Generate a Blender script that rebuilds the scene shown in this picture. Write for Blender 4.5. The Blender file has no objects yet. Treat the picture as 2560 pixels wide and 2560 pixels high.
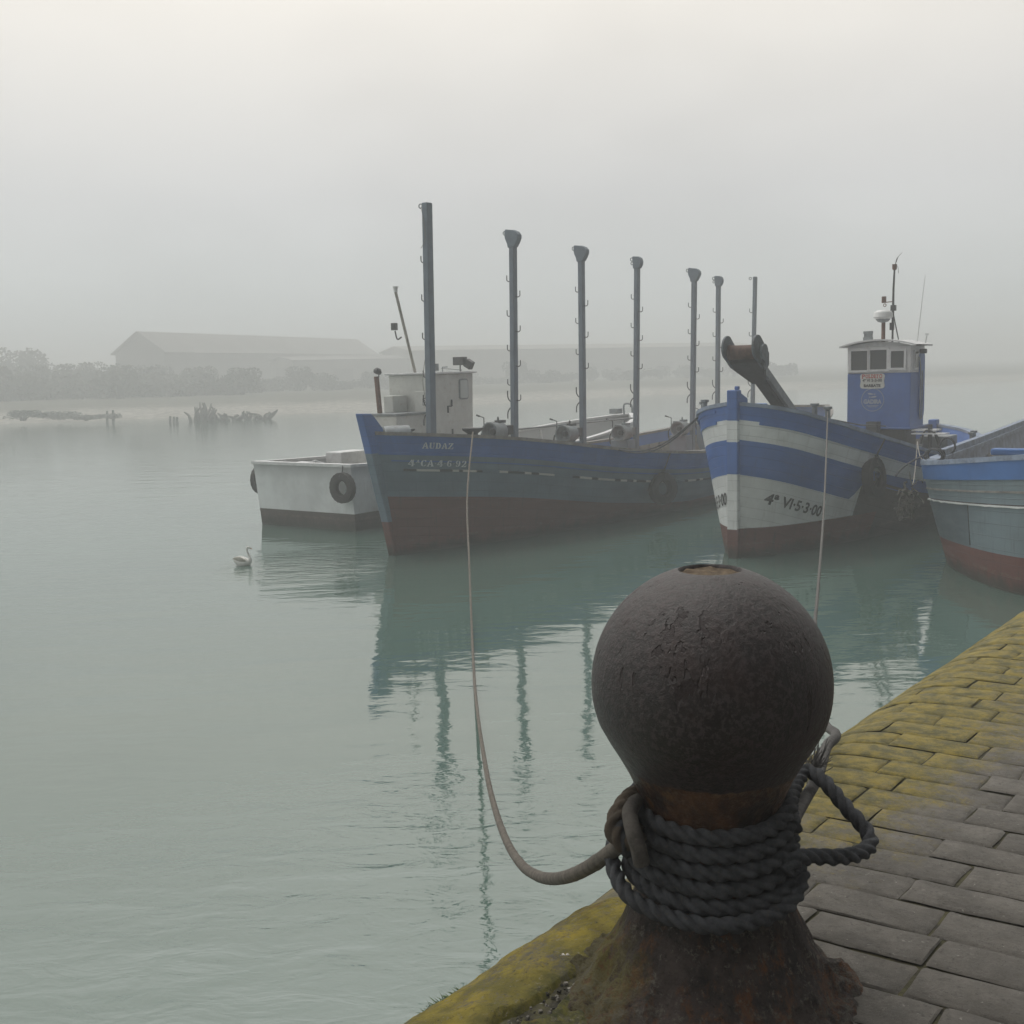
import bpy, math, random
import numpy as np
from mathutils import Vector, Matrix, noise

random.seed(11)
PI = math.pi
R = math.radians
S = bpy.context.scene
C = S.collection

# ------------------------------------------------------------------ camera
W = 3.2            # eye height over the water
ZQ = 2.04          # quay top over the water
F = 2800.0         # focal length in photograph pixels (2560 wide)
CAM_M = Matrix.Translation((0, 0, W)) @ Matrix.Rotation(R(90 - 7.12), 4, 'X') @ Matrix.Rotation(R(-1.5), 4, 'Z')
cam = bpy.data.cameras.new('camera')
cam.sensor_width = 36
cam.lens = 36 * F / 2560
cam.clip_end = 3000
cam.clip_start = 0.05
cam_o = bpy.data.objects.new('camera', cam)
cam_o.matrix_world = CAM_M
C.objects.link(cam_o)
S.camera = cam_o


def ray(px, py):
    d = CAM_M.to_3x3() @ Vector(((px - 1280) / F, -(py - 1280) / F, -1))
    return d


def at_z(px, py, z):
    d = ray(px, py)
    return Vector((0, 0, W)) + d * ((z - W) / d.z)


def at_y(px, py, Y):
    d = ray(px, py)
    return Vector((0, 0, W)) + d * (Y / d.y)


# ------------------------------------------------------------------ tags
def tag(o, label=None, cat=None, group=None, kind=None):
    if label: o['label'] = label
    if cat: o['category'] = cat
    if group: o['group'] = group
    if kind: o['kind'] = kind
    return o


def thing(name, loc, label, cat, rz=0, group=None):
    o = bpy.data.objects.new(name, None)
    o.empty_display_size = 0.2
    C.objects.link(o)
    o.location = loc
    o.rotation_euler = (0, 0, rz)
    return tag(o, label, cat, group)


def copy_tree(o, parent=None):
    c = o.copy()
    C.objects.link(c)
    c.parent = parent
    for ch in list(o.children):
        copy_tree(ch, c)
    return c


# ------------------------------------------------------------------ mesh builder
class MB:
    def __init__(s):
        s.v = []; s.f = []; s.m = []; s.uv = {}

    def add(s, verts, faces, mi=0):
        b = len(s.v)
        s.v += [tuple(p) for p in verts]
        for f in faces:
            s.f.append(tuple(i + b for i in f)); s.m.append(mi)
        return b

    def box(s, c, size, mi=0, M=None, taper=(1, 1)):
        x, y, z = [k / 2 for k in size]
        tx, ty = taper
        vs = [Vector((-x, -y, -z)), Vector((x, -y, -z)), Vector((x, y, -z)), Vector((-x, y, -z)),
              Vector((-x * tx, -y * ty, z)), Vector((x * tx, -y * ty, z)), Vector((x * tx, y * ty, z)), Vector((-x * tx, y * ty, z))]
        if M is not None: vs = [M @ p for p in vs]
        vs = [p + Vector(c) for p in vs]
        s.add(vs, [(3, 2, 1, 0), (4, 5, 6, 7), (0, 1, 5, 4), (1, 2, 6, 5), (2, 3, 7, 6), (3, 0, 4, 7)], mi)

    def bar(s, a, b, w, h, mi=0, up=(0, 0, 1)):
        a = Vector(a); b = Vector(b)
        d = (b - a); L = d.length; d.normalize()
        u = Vector(up)
        x = d.cross(u)
        if x.length < 1e-4: x = d.cross(Vector((1, 0, 0)))
        x.normalize(); u = x.cross(d).normalized()
        M = Matrix((x, d, u)).transposed()
        s.box((a + b) / 2, (w, L, h), mi, M)

    def grid(s, rows, mi=0, closed=False, matf=None):
        n = len(rows[0]); b = len(s.v)
        for r in rows:
            s.v += [tuple(p) for p in r]
        for i in range(len(rows) - 1):
            for j in range(n if closed else n - 1):
                k = (j + 1) % n
                s.f.append((b + i * n + j, b + i * n + k, b + (i + 1) * n + k, b + (i + 1) * n + j))
                s.m.append(matf(i, j) if matf else mi)
        return b

    def lathe(s, prof, n=32, c=(0, 0, 0), mi=0, M=None, cap=True):
        rows = []
        for r, z in prof:
            row = []
            for k in range(n):
                a = 2 * PI * k / n
                p = Vector((r * math.cos(a), r * math.sin(a), z))
                if M is not None: p = M @ p
                row.append(p + Vector(c))
            rows.append(row)
        b = s.grid(rows, mi, True)
        if cap:
            s.f.append(tuple(b + k for k in range(n))[::-1]); s.m.append(mi)
            e = b + (len(prof) - 1) * n
            s.f.append(tuple(e + k for k in range(n))); s.m.append(mi)

    def prism(s, poly, t, mi=0, M=None, c=(0, 0, 0)):
        """polygon in local x,z ; thickness along y"""
        n = len(poly)
        vs = [Vector((x, -t / 2, z)) for x, z in poly] + [Vector((x, t / 2, z)) for x, z in poly]
        if M is not None: vs = [M @ p for p in vs]
        vs = [p + Vector(c) for p in vs]
        fs = [tuple(range(n)), tuple(range(n, 2 * n))[::-1]]
        for i in range(n):
            j = (i + 1) % n
            fs.append((j, i, n + i, n + j))
        s.add(vs, fs, mi)

    def frames(s, path):
        P = [Vector(p) for p in path]
        T = []
        for i in range(len(P)):
            a = P[max(i - 1, 0)]; b = P[min(i + 1, len(P) - 1)]
            T.append((b - a).normalized())
        u = T[0].orthogonal().normalized()
        out = []
        for i in range(len(P)):
            u = (u - T[i] * u.dot(T[i])).normalized()
            out.append((P[i], T[i], u, T[i].cross(u)))
        return out

    def tube(s, path, r, n=8, mi=0, cap=True):
        fr = s.frames(path)
        rows = []
        for i, (p, t, u, w) in enumerate(fr):
            rr = r[i] if hasattr(r, '__len__') else r
            if not hasattr(rr, '__len__'): rr = (rr, rr)
            rows.append([p + u * (rr[0] * math.cos(2 * PI * k / n)) + w * (rr[1] * math.sin(2 * PI * k / n)) for k in range(n)])
        b = s.grid(rows, mi, True)
        if cap:
            s.f.append(tuple(b + k for k in range(n))[::-1]); s.m.append(mi)
            e = b + (len(rows) - 1) * n
            s.f.append(tuple(e + k for k in range(n))); s.m.append(mi)

    def strand_rope(s, path, r, lay=0.1, n=30, mi=0):
        path = resample(path, lay / 16)
        fr = s.frames(path)
        L = 0; rows = []
        rc = 0.50 * r; d = 0.50 * r
        for i, (p, t, u, w) in enumerate(fr):
            if i: L += (fr[i][0] - fr[i - 1][0]).length
            tw = 2 * PI * L / lay
            row = []
            for k in range(n):
                th = 2 * PI * k / n
                a = (th - tw) % (2 * PI / 3)
                a = a - PI / 3
                rho = d * math.cos(a) + math.sqrt(max(rc * rc - (d * math.sin(a)) ** 2, .0))
                row.append(p + u * (rho * math.cos(th)) + w * (rho * math.sin(th)))
            rows.append(row)
        b = s.grid(rows, mi, True)
        s.f.append(tuple(b + k for k in range(n))[::-1]); s.m.append(mi)
        e = b + (len(rows) - 1) * n
        s.f.append(tuple(e + k for k in range(n))); s.m.append(mi)

    def torus(s, c, R0, r, M=None, n=32, m=12, mi=0, sq=1.0):
        rows = []
        for i in range(n + 1):
            a = 2 * PI * i / n
            row = []
            for k in range(m):
                b = 2 * PI * k / m
                q = R0 + r * math.cos(b)
                p = Vector((q * math.cos(a), q * math.sin(a), r * sq * math.sin(b)))
                if M is not None: p = M @ p
                row.append(p + Vector(c))
            rows.append(row)
        s.grid(rows, mi, True)

    def build(s, name, mats, parent=None, smooth=None, bevel=0, seg=2):
        me = bpy.data.meshes.new(name)
        me.from_pydata(s.v, [], s.f)
        if not isinstance(mats, (list, tuple)): mats = [mats]
        for m in mats: me.materials.append(m)
        me.polygons.foreach_set('material_index', s.m)
        if s.uv:
            uvl = me.uv_layers.new(name='UVMap')
            for lp in me.loops:
                uvl.data[lp.index].uv = s.uv.get(lp.vertex_index, (0, 0))
        me.update()
        if smooth:
            me.polygons.foreach_set('use_smooth', [True] * len(me.polygons))
            me.set_sharp_from_angle(angle=R(smooth))
        o = bpy.data.objects.new(name, me)
        C.objects.link(o)
        if parent is not None: o.parent = parent
        if bevel:
            b = o.modifiers.new('bevel', 'BEVEL'); b.width = bevel; b.segments = seg; b.limit_method = 'ANGLE'
        return o


def resample(path, step):
    P = [Vector(p) for p in path]
    out = [P[0]]; acc = 0
    for a, b in zip(P, P[1:]):
        L = (b - a).length
        if L < 1e-9: continue
        t = step - acc
        while t <= L:
            out.append(a.lerp(b, t / L)); t += step
        acc = (acc + L) % step if t > L else 0
        acc = L - (t - step)
    return out


def spline(pts, n=12):
    P = [Vector(p) for p in pts]
    out = []
    for i in range(len(P) - 1):
        p0 = P[max(i - 1, 0)]; p1 = P[i]; p2 = P[i + 1]; p3 = P[min(i + 2, len(P) - 1)]
        for k in range(n):
            t = k / n
            out.append(0.5 * ((2 * p1) + (p2 - p0) * t + (2 * p0 - 5 * p1 + 4 * p2 - p3) * t * t + (3 * p1 - p0 - 3 * p2 + p3) * t ** 3))
    out.append(P[-1])
    return out


def tab(xs, ys):
    xs = np.array(xs, float); ys = np.array(ys, float)
    m = np.gradient(ys, xs)
    for i in range(1, len(xs) - 1):
        if (ys[i] - ys[i - 1]) * (ys[i + 1] - ys[i]) <= 0: m[i] = 0

    def f(x):
        x = min(max(x, xs[0]), xs[-1])
        i = min(int(np.searchsorted(xs, x, 'right')) - 1, len(xs) - 2)
        h = xs[i + 1] - xs[i]; t = (x - xs[i]) / h
        return float((2 * t ** 3 - 3 * t * t + 1) * ys[i] + (t ** 3 - 2 * t * t + t) * h * m[i] + (-2 * t ** 3 + 3 * t * t) * ys[i + 1] + (t ** 3 - t * t) * h * m[i + 1])
    return f


# ------------------------------------------------------------------ materials
class NT:
    def __init__(s, name):
        s.m = bpy.data.materials.new(name); s.m.use_nodes = True
        s.t = s.m.node_tree; s.n = s.t.nodes
        s.bsdf = s.n['Principled BSDF']
        s.co = s.n.new('ShaderNodeTexCoord')

    def link(s, a, b): s.t.links.new(a, b)

    def val(s, x, sock):
        if hasattr(x, 'links') or hasattr(x, 'is_output'): s.link(x, sock)
        else: sock.default_value = x

    def mapping(s, scale=(1, 1, 1), coord='Object', loc=(0, 0, 0), rot=(0, 0, 0)):
        mp = s.n.new('ShaderNodeMapping')
        mp.inputs['Scale'].default_value = scale; mp.inputs['Location'].default_value = loc; mp.inputs['Rotation'].default_value = rot
        s.link(s.co.outputs[coord], mp.inputs[0])
        return mp.outputs[0]

    def noise(s, scale, detail=4, rough=.6, vec=None, dist=0):
        t = s.n.new('ShaderNodeTexNoise')
        t.inputs['Scale'].default_value = scale; t.inputs['Detail'].default_value = detail; t.inputs['Roughness'].default_value = rough
        t.inputs['Distortion'].default_value = dist
        s.link(vec if vec is not None else s.co.outputs['Object'], t.inputs['Vector'])
        return t.outputs['Fac']

    def voronoi(s, scale, vec=None, out='Distance'):
        t = s.n.new('ShaderNodeTexVoronoi'); t.inputs['Scale'].default_value = scale
        s.link(vec if vec is not None else s.co.outputs['Object'], t.inputs['Vector'])
        return t.outputs[out]

    def ramp(s, fac, stops):
        t = s.n.new('ShaderNodeMapRange')
        t.interpolation_type = 'SMOOTHSTEP'
        s.val(fac, t.inputs[0])
        t.inputs[1].default_value = stops[0]; t.inputs[2].default_value = stops[1]
        t.inputs[3].default_value = stops[2] if len(stops) > 2 else 0
        t.inputs[4].default_value = stops[3] if len(stops) > 2 else 1
        return t.outputs[0]

    def math(s, op, a, b=0.0, c=None):
        t = s.n.new('ShaderNodeMath'); t.operation = op
        s.val(a, t.inputs[0]); s.val(b, t.inputs[1])
        if c is not None: s.val(c, t.inputs[2])
        return t.outputs[0]

    def mix(s, fac, a, b):
        t = s.n.new('ShaderNodeMix'); t.data_type = 'RGBA'
        s.val(fac, t.inputs[0])
        for x, k in ((a, 6), (b, 7)):
            if isinstance(x, (tuple, list)): t.inputs[k].default_value = (*x[:3], 1)
            else: s.link(x, t.inputs[k])
        return t.outputs[2]

    def sep(s, coord='Object'):
        t = s.n.new('ShaderNodeSeparateXYZ'); s.link(s.co.outputs[coord], t.inputs[0])
        return t.outputs

    def color(s, c):
        if isinstance(c, (tuple, list)): s.bsdf.inputs['Base Color'].default_value = (*c[:3], 1)
        else: s.link(c, s.bsdf.inputs['Base Color'])

    def rough(s, r): s.val(r, s.bsdf.inputs['Roughness'])

    def bump(s, h, strength=.3, dist=.01):
        b = s.n.new('ShaderNodeBump'); b.inputs['Strength'].default_value = strength; b.inputs['Distance'].default_value = dist
        s.link(h, b.inputs['Height']); s.link(b.outputs[0], s.bsdf.inputs['Normal'])
        return b


def simple(name, col, rough=.6, var=.25, scale=6, dirt=None, dirt_amt=.5, bump=.15, metal=0, bscale=None):
    t = NT(name)
    n1 = t.noise(scale, 6, .65)
    a = tuple(c * (1 - var) for c in col); b = tuple(min(c * (1 + var), 1) for c in col)
    c = t.mix(t.ramp(n1, (.3, .7)), a, b)
    if dirt:
        n2 = t.noise(scale * 2.7, 8, .7)
        c = t.mix(t.math('MULTIPLY', t.ramp(n2, (.52, .72)), dirt_amt), c, dirt)
    t.color(c); t.rough(rough); t.bsdf.inputs['Metallic'].default_value = metal
    if bump: t.bump(t.noise(bscale or scale * 8, 6, .7), bump, .01)
    return t.m


def paint(name, col, chip=(.4, .38, .33), chip_amt=.5, dirt=(.12, .11, .09), dirt_amt=.35, plank=.17, rough=.5, chip_t=(.66, .7), stain=False):
    """weathered paint over planks; UV = metres along the hull, metres below the rail"""
    t = NT(name)
    uvm = t.mapping((1, 1, 1), 'UV')
    streak = t.noise(2.0, 6, .65, t.mapping((.9, 3.5, 1), 'UV'))
    big = t.noise(1.1, 4, .6)
    c = t.mix(t.ramp(big, (.3, .7)), tuple(k * .84 for k in col), tuple(min(k * 1.14, 1) for k in col))
    run = t.noise(3, 6, .7, t.mapping((5, .5, 1), 'UV'))
    c = t.mix(t.math('MULTIPLY', t.ramp(run, (.5, .78)), dirt_amt), c, dirt)
    ch = t.noise(7, 8, .75, t.mapping((1.0, 3.2, 1), 'UV'))
    c = t.mix(t.math('MULTIPLY', t.ramp(ch, chip_t), chip_amt), c, chip)
    # plank seams
    v = t.n.new('ShaderNodeSeparateXYZ'); t.link(uvm, v.inputs[0])
    wob = t.math('MULTIPLY_ADD', t.noise(.8, 2, .5, uvm), .03, v.outputs[1])
    fr = t.math('FRACT', t.math('DIVIDE', wob, plank))
    seam = t.ramp(t.math('ABSOLUTE', t.math('SUBTRACT', fr, .5)), (.46, .5, 1, 0))
    c = t.mix(t.math('MULTIPLY', t.math('SUBTRACT', 1.0, seam), .62), c, tuple(k * .45 for k in col))
    if stain:
        oz = t.sep()[2]
        st = t.ramp(t.math('ADD', oz, t.math('MULTIPLY', t.noise(4, 6, .75, t.mapping((1, 1, .4))), .5)), (.28, .52, 1, 0))
        c = t.mix(t.math('MULTIPLY', st, .85), c, (.022, .026, .018))
        gl = t.ramp(t.math('ABSOLUTE', t.math('SUBTRACT', t.math('ADD', oz, t.math('MULTIPLY', t.noise(9, 4, .7), .12)), .30)), (.0, .035, 1, 0))
        c = t.mix(t.math('MULTIPLY', gl, t.math('MULTIPLY', .5, t.ramp(t.noise(5, 5, .7), (.45, .6)))), c, (.16, .14, .10))
    t.color(c); t.rough(t.ramp(streak, (.3, .7, rough - .1, rough + .15)))
    h = t.math('ADD', t.math('MULTIPLY', seam, 1.1), t.math('ADD', t.math('MULTIPLY', ch, -.4), t.math('MULTIPLY', streak, .3)))
    t.bump(h, .5, .008)
    return t.m


BLUE = (.046, .13, .40)
M = {}
M['blue'] = paint('blue_paint', BLUE, chip=(.16, .2, .28), chip_amt=.4, dirt=(.04, .06, .12))
M['blue_bright'] = paint('bright_blue_paint', (.05, .15, .40), chip=(.3, .34, .4), chip_amt=.5, dirt=(.04, .07, .14))
M['grey_hull'] = paint('grey_blue_paint', (.125, .185, .245), chip=(.3, .32, .33), chip_amt=.35, dirt=(.04, .05, .055))
M['grey_light'] = paint('pale_grey_blue_paint', (.16, .215, .245), chip=(.05, .05, .05), chip_amt=.6, dirt=(.08, .09, .09), dirt_amt=.6)
M['grey_panel'] = paint('slate_panel_paint', (.10, .135, .16), chip=(.07, .08, .09), chip_amt=.2, dirt=(.06, .07, .08), plank=5)
M['white_hull'] = paint('white_hull_paint', (.70, .72, .72), chip=(.2, .18, .15), chip_amt=.55, dirt=(.36, .34, .30), dirt_amt=.5, chip_t=(.68, .73))
M['white_steel'] = paint('white_steel_paint', (.72, .75, .76), chip=(.25, .16, .1), chip_amt=.5, dirt=(.4, .37, .33), dirt_amt=.5, plank=9, chip_t=(.7, .76))
M['red_bottom'] = paint('red_antifouling', (.13, .045, .036), chip=(.06, .055, .05), chip_amt=.7, dirt=(.03, .025, .022), dirt_amt=.8, rough=.65, chip_t=(.58, .68), stain=True)
M['brown_bottom'] = paint('brown_antifouling', (.08, .064, .055), chip=(.1, .09, .08), chip_amt=.5, dirt=(.025, .025, .022), dirt_amt=.8, rough=.7, stain=True)
M['rail_wood'] = simple('weathered_rail_wood', (.24, .225, .21), .7, .3, 5, (.08, .1, .16), .6)
M['rail_blue'] = simple('worn_blue_rail', (.22, .27, .36), .65, .3, 4, (.06, .1, .2), .7)
M['strake'] = simple('scraped_strake', (.07, .1, .125), .6, .3, 5)
M['mast'] = simple('grey_blue_mast_paint', (.14, .18, .23), .55, .14, 3, (.2, .2, .2), .3)
M['steel_grey'] = simple('grey_steel_paint', (.2, .225, .24), .5, .25, 6, (.12, .07, .05), .5)
M['dark_steel'] = simple('dark_steel', (.035, .037, .04), .55, .3, 8, (.07, .05, .04), .5)
M['rust'] = simple('rust', (.13, .055, .03), .8, .4, 12, (.05, .03, .025), .6)
M['roller_rust'] = simple('dull_roller_rust', (.085, .045, .032), .8, .4, 10, (.05, .04, .035), .7)
M['cheek'] = simple('blue_grey_worn_steel', (.085, .105, .12), .55, .4, 7, (.04, .035, .03), .6)
M['rubber'] = simple('tyre_rubber', (.022, .021, .02), .75, .3, 12, (.05, .045, .04), .4)
M['deck'] = simple('deck_boards', (.2, .17, .14), .75, .3, 5)
M['orange_deck'] = simple('orange_red_hatch', (.35, .1, .05), .7, .25, 5)
M['inner_grey'] = simple('inner_bulwark_grey', (.22, .2, .17), .7, .25, 4, (.1, .06, .04), .4)
M['brown_wood'] = simple('brown_inner_planks', (.16, .085, .055), .75, .35, 5)
M['frame_wood'] = simple('pale_rib_wood', (.33, .31, .27), .7, .2, 6)
M['white_paint'] = simple('white_paint', (.66, .67, .68), .5, .1, 5, (.4, .37, .34), .4)
M['cream_paint'] = simple('cream_cabin_paint', (.58, .59, .56), .55, .08, 3, (.36, .3, .24), .4)
M['blue_cabin'] = simple('blue_cabin_paint', (.045, .12, .38), .5, .12, 2.5, (.1, .15, .28), .4)
M['glass_dark'] = simple('dark_window_glass', (.03, .032, .035), .08, .1, 2, bump=0)
M['glass_pale'] = simple('pale_window_glass', (.5, .54, .53), .15, .05, 2, bump=0)
M['letter_white'] = simple('white_lettering', (.62, .65, .68), .6, .12, 30, bump=0)
M['letter_black'] = simple('black_lettering', (.02, .02, .022), .6, .1, 30, bump=0)
M['letter_red'] = simple('red_lettering', (.42, .05, .035), .6, .1, 30, bump=0)
M['letter_pale'] = simple('pale_emblem', (.34, .38, .45), .6, .1, 30, bump=0)
M['plastic_white'] = simple('white_plastic', (.72, .74, .74), .4, .05, 3, bump=0)
M['rope_dark'] = simple('dark_rope', (.062, .066, .074), .9, .4, 40, (.10, .085, .065), .55, .7, bscale=700)
M['rope_grey'] = simple('grey_rope_cover', (.125, .12, .115), .9, .25, 60, (.09, .075, .06), .5, .7, bscale=800)
M['sleeve'] = simple('worn_rope_sleeve', (.10, .09, .078), .85, .35, 40, (.2, .17, .14), .5, .8, bscale=500)
M['rope_line'] = simple('greyed_mooring_line', (.165, .145, .122), .9, .3, 30, (.08, .06, .045), .7, .9, bscale=450)
M['rope_brown'] = simple('brown_rope', (.115, .09, .065), .9, .3, 35, (.06, .05, .04), .6, .8, bscale=700)
M['rope_pale'] = simple('pale_line', (.25, .24, .22), .9, .2, 20)
M['bird_white'] = simple('white_plumage', (.78, .78, .75), .7, .06, 20)
M['bird_grey'] = simple('grey_plumage', (.42, .41, .36), .7, .15, 20)
M['bill'] = simple('orange_bill', (.4, .16, .05), .5, .1, 20, bump=0)
M['shell'] = simple('white_shell', (.66, .62, .56), .45, .15, 60)
M['bush'] = simple('bush_leaves', (.115, .12, .10), .8, .4, 2)
M['wood_grey'] = simple('grey_driftwood', (.095, .09, .08), .9, .3, 4)
M['hall_wall'] = simple('warehouse_wall', (.20, .19, .175), .8, .15, .2)
M['hall_roof'] = simple('warehouse_roof', (.19, .18, .165), .8, .15, .2)
M['hall_pale'] = simple('pale_hall_wall', (.26, .25, .22), .8, .12, .2)

# ------------------------------------------------------------------ boats
class Hull:
    def __init__(s, s0, s1, w0, w1, br, bw, zs, p=1.0):
        s.s0, s.s1, s.w0, s.w1 = s0, s1, w0, w1
        s.br, s.bw, s.zs, s.p = br, bw, zs, p

    def at(s, u, f, sg, off=0.0):
        g = f ** s.p if f <= 1 else 1 + (f - 1) * .9
        sr = s.s0 + (s.s1 - s.s0) * u; sw = s.w0 + (s.w1 - s.w0) * u
        b = s.br(sr) * (1 - g) + s.bw(sw) * g
        x = sr + (sw - sr) * min(f, 1.3)
        z = s.zs(sr) * (1 - f)
        return Vector((x, -sg * max(b, 0.0), z))

    def ptd(s, x, d, sg, off=0.0):
        """point at station x, d metres under the rail, pushed outwards by off"""
        u = (x - s.s0) / (s.s1 - s.s0)
        for _ in range(3):
            f = d / s.zs(s.s0 + (s.s1 - s.s0) * u)
            xx = s.at(u, max(f, 0), sg).x
            u += (x - xx) / (s.s1 - s.s0)
        u = min(max(u, 0), 1)
        f = max(d / s.zs(s.s0 + (s.s1 - s.s0) * u), 0)
        P = s.at(u, f, sg)
        if off:
            e = .01
            a = s.at(min(u + e, 1), f, sg) - s.at(max(u - e, 0), f, sg)
            b = s.at(u, f + .02, sg) - s.at(u, max(f - .02, 0), sg)
            n = a.cross(b).normalized()
            if n.y * sg > 0: n = -n
            P = P + n * off
        return P

    def us(s, n=64):
        return [.5 - .5 * math.cos(PI * k / n) for k in range(n + 1)]

    def skin(s, rows, matf, mats, parent, n=64, cap0=False, cap1=False, name='hull', sub=3):
        """rows: list of functions d(x) (metres under rail), increasing"""
        mb = MB()
        us = s.us(n)
        for sg in (1, -1):
            fl = []; tagrow = []
            for i in range(len(rows) - 1):
                for k in range(sub):
                    fl.append((i, k / sub)); tagrow.append(i)
            fl.append((len(rows) - 1, 0))
            grid = []
            base = len(mb.v)
            for (i, t) in fl:
                line = []
                for u in us:
                    x = s.s0 + (s.s1 - s.s0) * u
                    z = s.zs(x)
                    d = rows[i](x) if t == 0 else rows[i](x) * (1 - t) + rows[i + 1](x) * t
                    line.append(s.at(u, d / z, sg))
                    mb.uv[base + len(grid) * len(us) + len(line) - 1] = (x + (40 if sg < 0 else 0), d)
                grid.append(line)
            if sg < 0:
                mb.grid(grid, matf=lambda i, j: matf(tagrow[i], s.s0 + (s.s1 - s.s0) * us[j], -1))
            else:
                mb.grid(grid, matf=lambda i, j: matf(tagrow[i], s.s0 + (s.s1 - s.s0) * us[j], 1))
        nn = len(us); nr = len(fl)
        half = nn * nr
        for flag, col in ((cap0, 0), (cap1, nn - 1)):
            if flag:
                for r in range(nr - 1):
                    a = r * nn + col; b = (r + 1) * nn + col
                    mb.f.append((a, b, half + b, half + a)); mb.m.append(matf(tagrow[r], s.s0 if col == 0 else s.s1, 0))
        # transom uv: use same uv (fine, seams follow depth)
        return mb.build(name, mats, parent, smooth=40)

    def inner(s, mats, parent, th=.1, zdeck=.6, band=.3, n=50, name='inner_bulwark'):
        mb = MB()
        us = [.02 + .96 * (.5 - .5 * math.cos(PI * k / n)) for k in range(n + 1)]
        allrows = []
        for sg in (1, -1):
            rows = []
            for lev in range(4):
                line = []
                for u in us:
                    x = s.s0 + (s.s1 - s.s0) * u
                    z = s.zs(x)
                    d = (0.0, band, (band + z - zdeck) / 2, z - zdeck)[lev]
                    p = s.at(u, d / z, sg)
                    y = abs(p.y); y = max(y - th, .01)
                    line.append(Vector((p.x, -sg * y, p.z)))
                rows.append(line)
            mb.grid(rows, matf=lambda i, j: 0 if i == 0 else 1)
            allrows.append(rows)
        mb.build(name, mats[:2], parent, smooth=40)
        dk = MB()
        dk.grid([allrows[0][-1], [(a + b) / 2 + Vector((0, 0, .05)) for a, b in zip(allrows[0][-1], allrows[1][-1])], allrows[1][-1]])
        dk.build('deck', mats[2], parent, smooth=40)

    def rail(s, mat, parent, w=.2, h=.07, out=.05, n=70, name='gunwale', x0=None, x1=None, ends=(False, False)):
        mb = MB()
        for sg in (1, -1):
            rows = []
            for k in range(n + 1):
                u = .5 - .5 * math.cos(PI * k / n)
                if x0 is not None:
                    ua = (x0 - s.s0) / (s.s1 - s.s0); ub = (x1 - s.s0) / (s.s1 - s.s0)
                    u = ua + (ub - ua) * k / n
                p = s.at(u, 0, sg)
                y = abs(p.y)
                yo = y + out; yi = max(yo - w, .005)
                wob = .006 * noise.noise((p.x * 3, sg * 5, 0))
                rows.append([Vector((p.x, -sg * yo, p.z - h * .3 + wob)), Vector((p.x, -sg * yo, p.z + h * .7 + wob)), Vector((p.x, -sg * yi, p.z + h * .7 + wob)), Vector((p.x, -sg * yi, p.z - h * .3 + wob))])
            b = mb.grid(rows, 0, True)
            mb.f.append((b, b + 1, b + 2, b + 3)); mb.m.append(0)
            e = b + n * 4
            mb.f.append((e + 3, e + 2, e + 1, e)); mb.m.append(0)
        for flag, u in ((ends[0], 0), (ends[1], 1)):
            if flag:
                p = s.at(u, 0, 1); q = s.at(u, 0, -1)
                sx = -1 if u == 0 else 1
                mb.bar(p + Vector((sx * (out - w / 2 + .003), -out, h * .2 + .003)), q + Vector((sx * (out - w / 2 + .003), out, h * .2 + .003)), w, h + .004)
        return mb.build(name, mat, parent, smooth=35)

    def strip(s, mb, d, x0, x1, sg, h=.06, out=.03, n=60, mi=0):
        rows = []
        for k in range(n + 1):
            x = x0 + (x1 - x0) * k / n
            a = s.ptd(x, d - h / 2, sg, -.01); b = s.ptd(x, d + h / 2, sg, -.01)
            a2 = s.ptd(x, d - h / 2, sg, out); b2 = s.ptd(x, d + h / 2, sg, out)
            rows.append([a, a2, b2, b])
        b = mb.grid(rows, mi, True)
        mb.f.append((b, b + 1, b + 2, b + 3)); mb.m.append(mi)
        e = b + n * 4
        mb.f.append((e + 3, e + 2, e + 1, e)); mb.m.append(mi)


# --------------------------------------------------------------- lettering
def text_mesh(txt, size, bold=0.0, shear=0.0, sx=1.0):
    cu = bpy.data.curves.new('lettering', 'FONT')
    cu.body = txt; cu.size = size; cu.offset = bold; cu.shear = shear
    cu.align_x = 'LEFT'; cu.resolution_u = 4
    o = bpy.data.objects.new('lettering', cu)
    C.objects.link(o)
    bpy.context.view_layer.update()
    dg = bpy.context.evaluated_depsgraph_get()
    me = bpy.data.meshes.new_from_object(o.evaluated_get(dg))
    vs = [Vector((v.co.x * sx, v.co.y, 0)) for v in me.vertices]
    fs = [tuple(p.vertices) for p in me.polygons]
    bpy.data.objects.remove(o); bpy.data.curves.remove(cu); bpy.data.meshes.remove(me)
    return vs, fs


def hull_text(hull, txt, size, x0, d0, sg, mat, parent, bold=0, shear=0, sx=1.0, off=.012, name='lettering', slope=0.0):
    vs, fs = text_mesh(txt, size, bold, shear, sx)
    w = max(v.x for v in vs)
    mb = MB()
    out = []
    for v in vs:
        x = x0 + v.x if sg > 0 else x0 + (w - v.x)
        out.append(hull.ptd(x, d0 - v.y + slope * v.x, sg, off))
    mb.add(out, fs)
    return mb.build(name, mat, parent)


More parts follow.
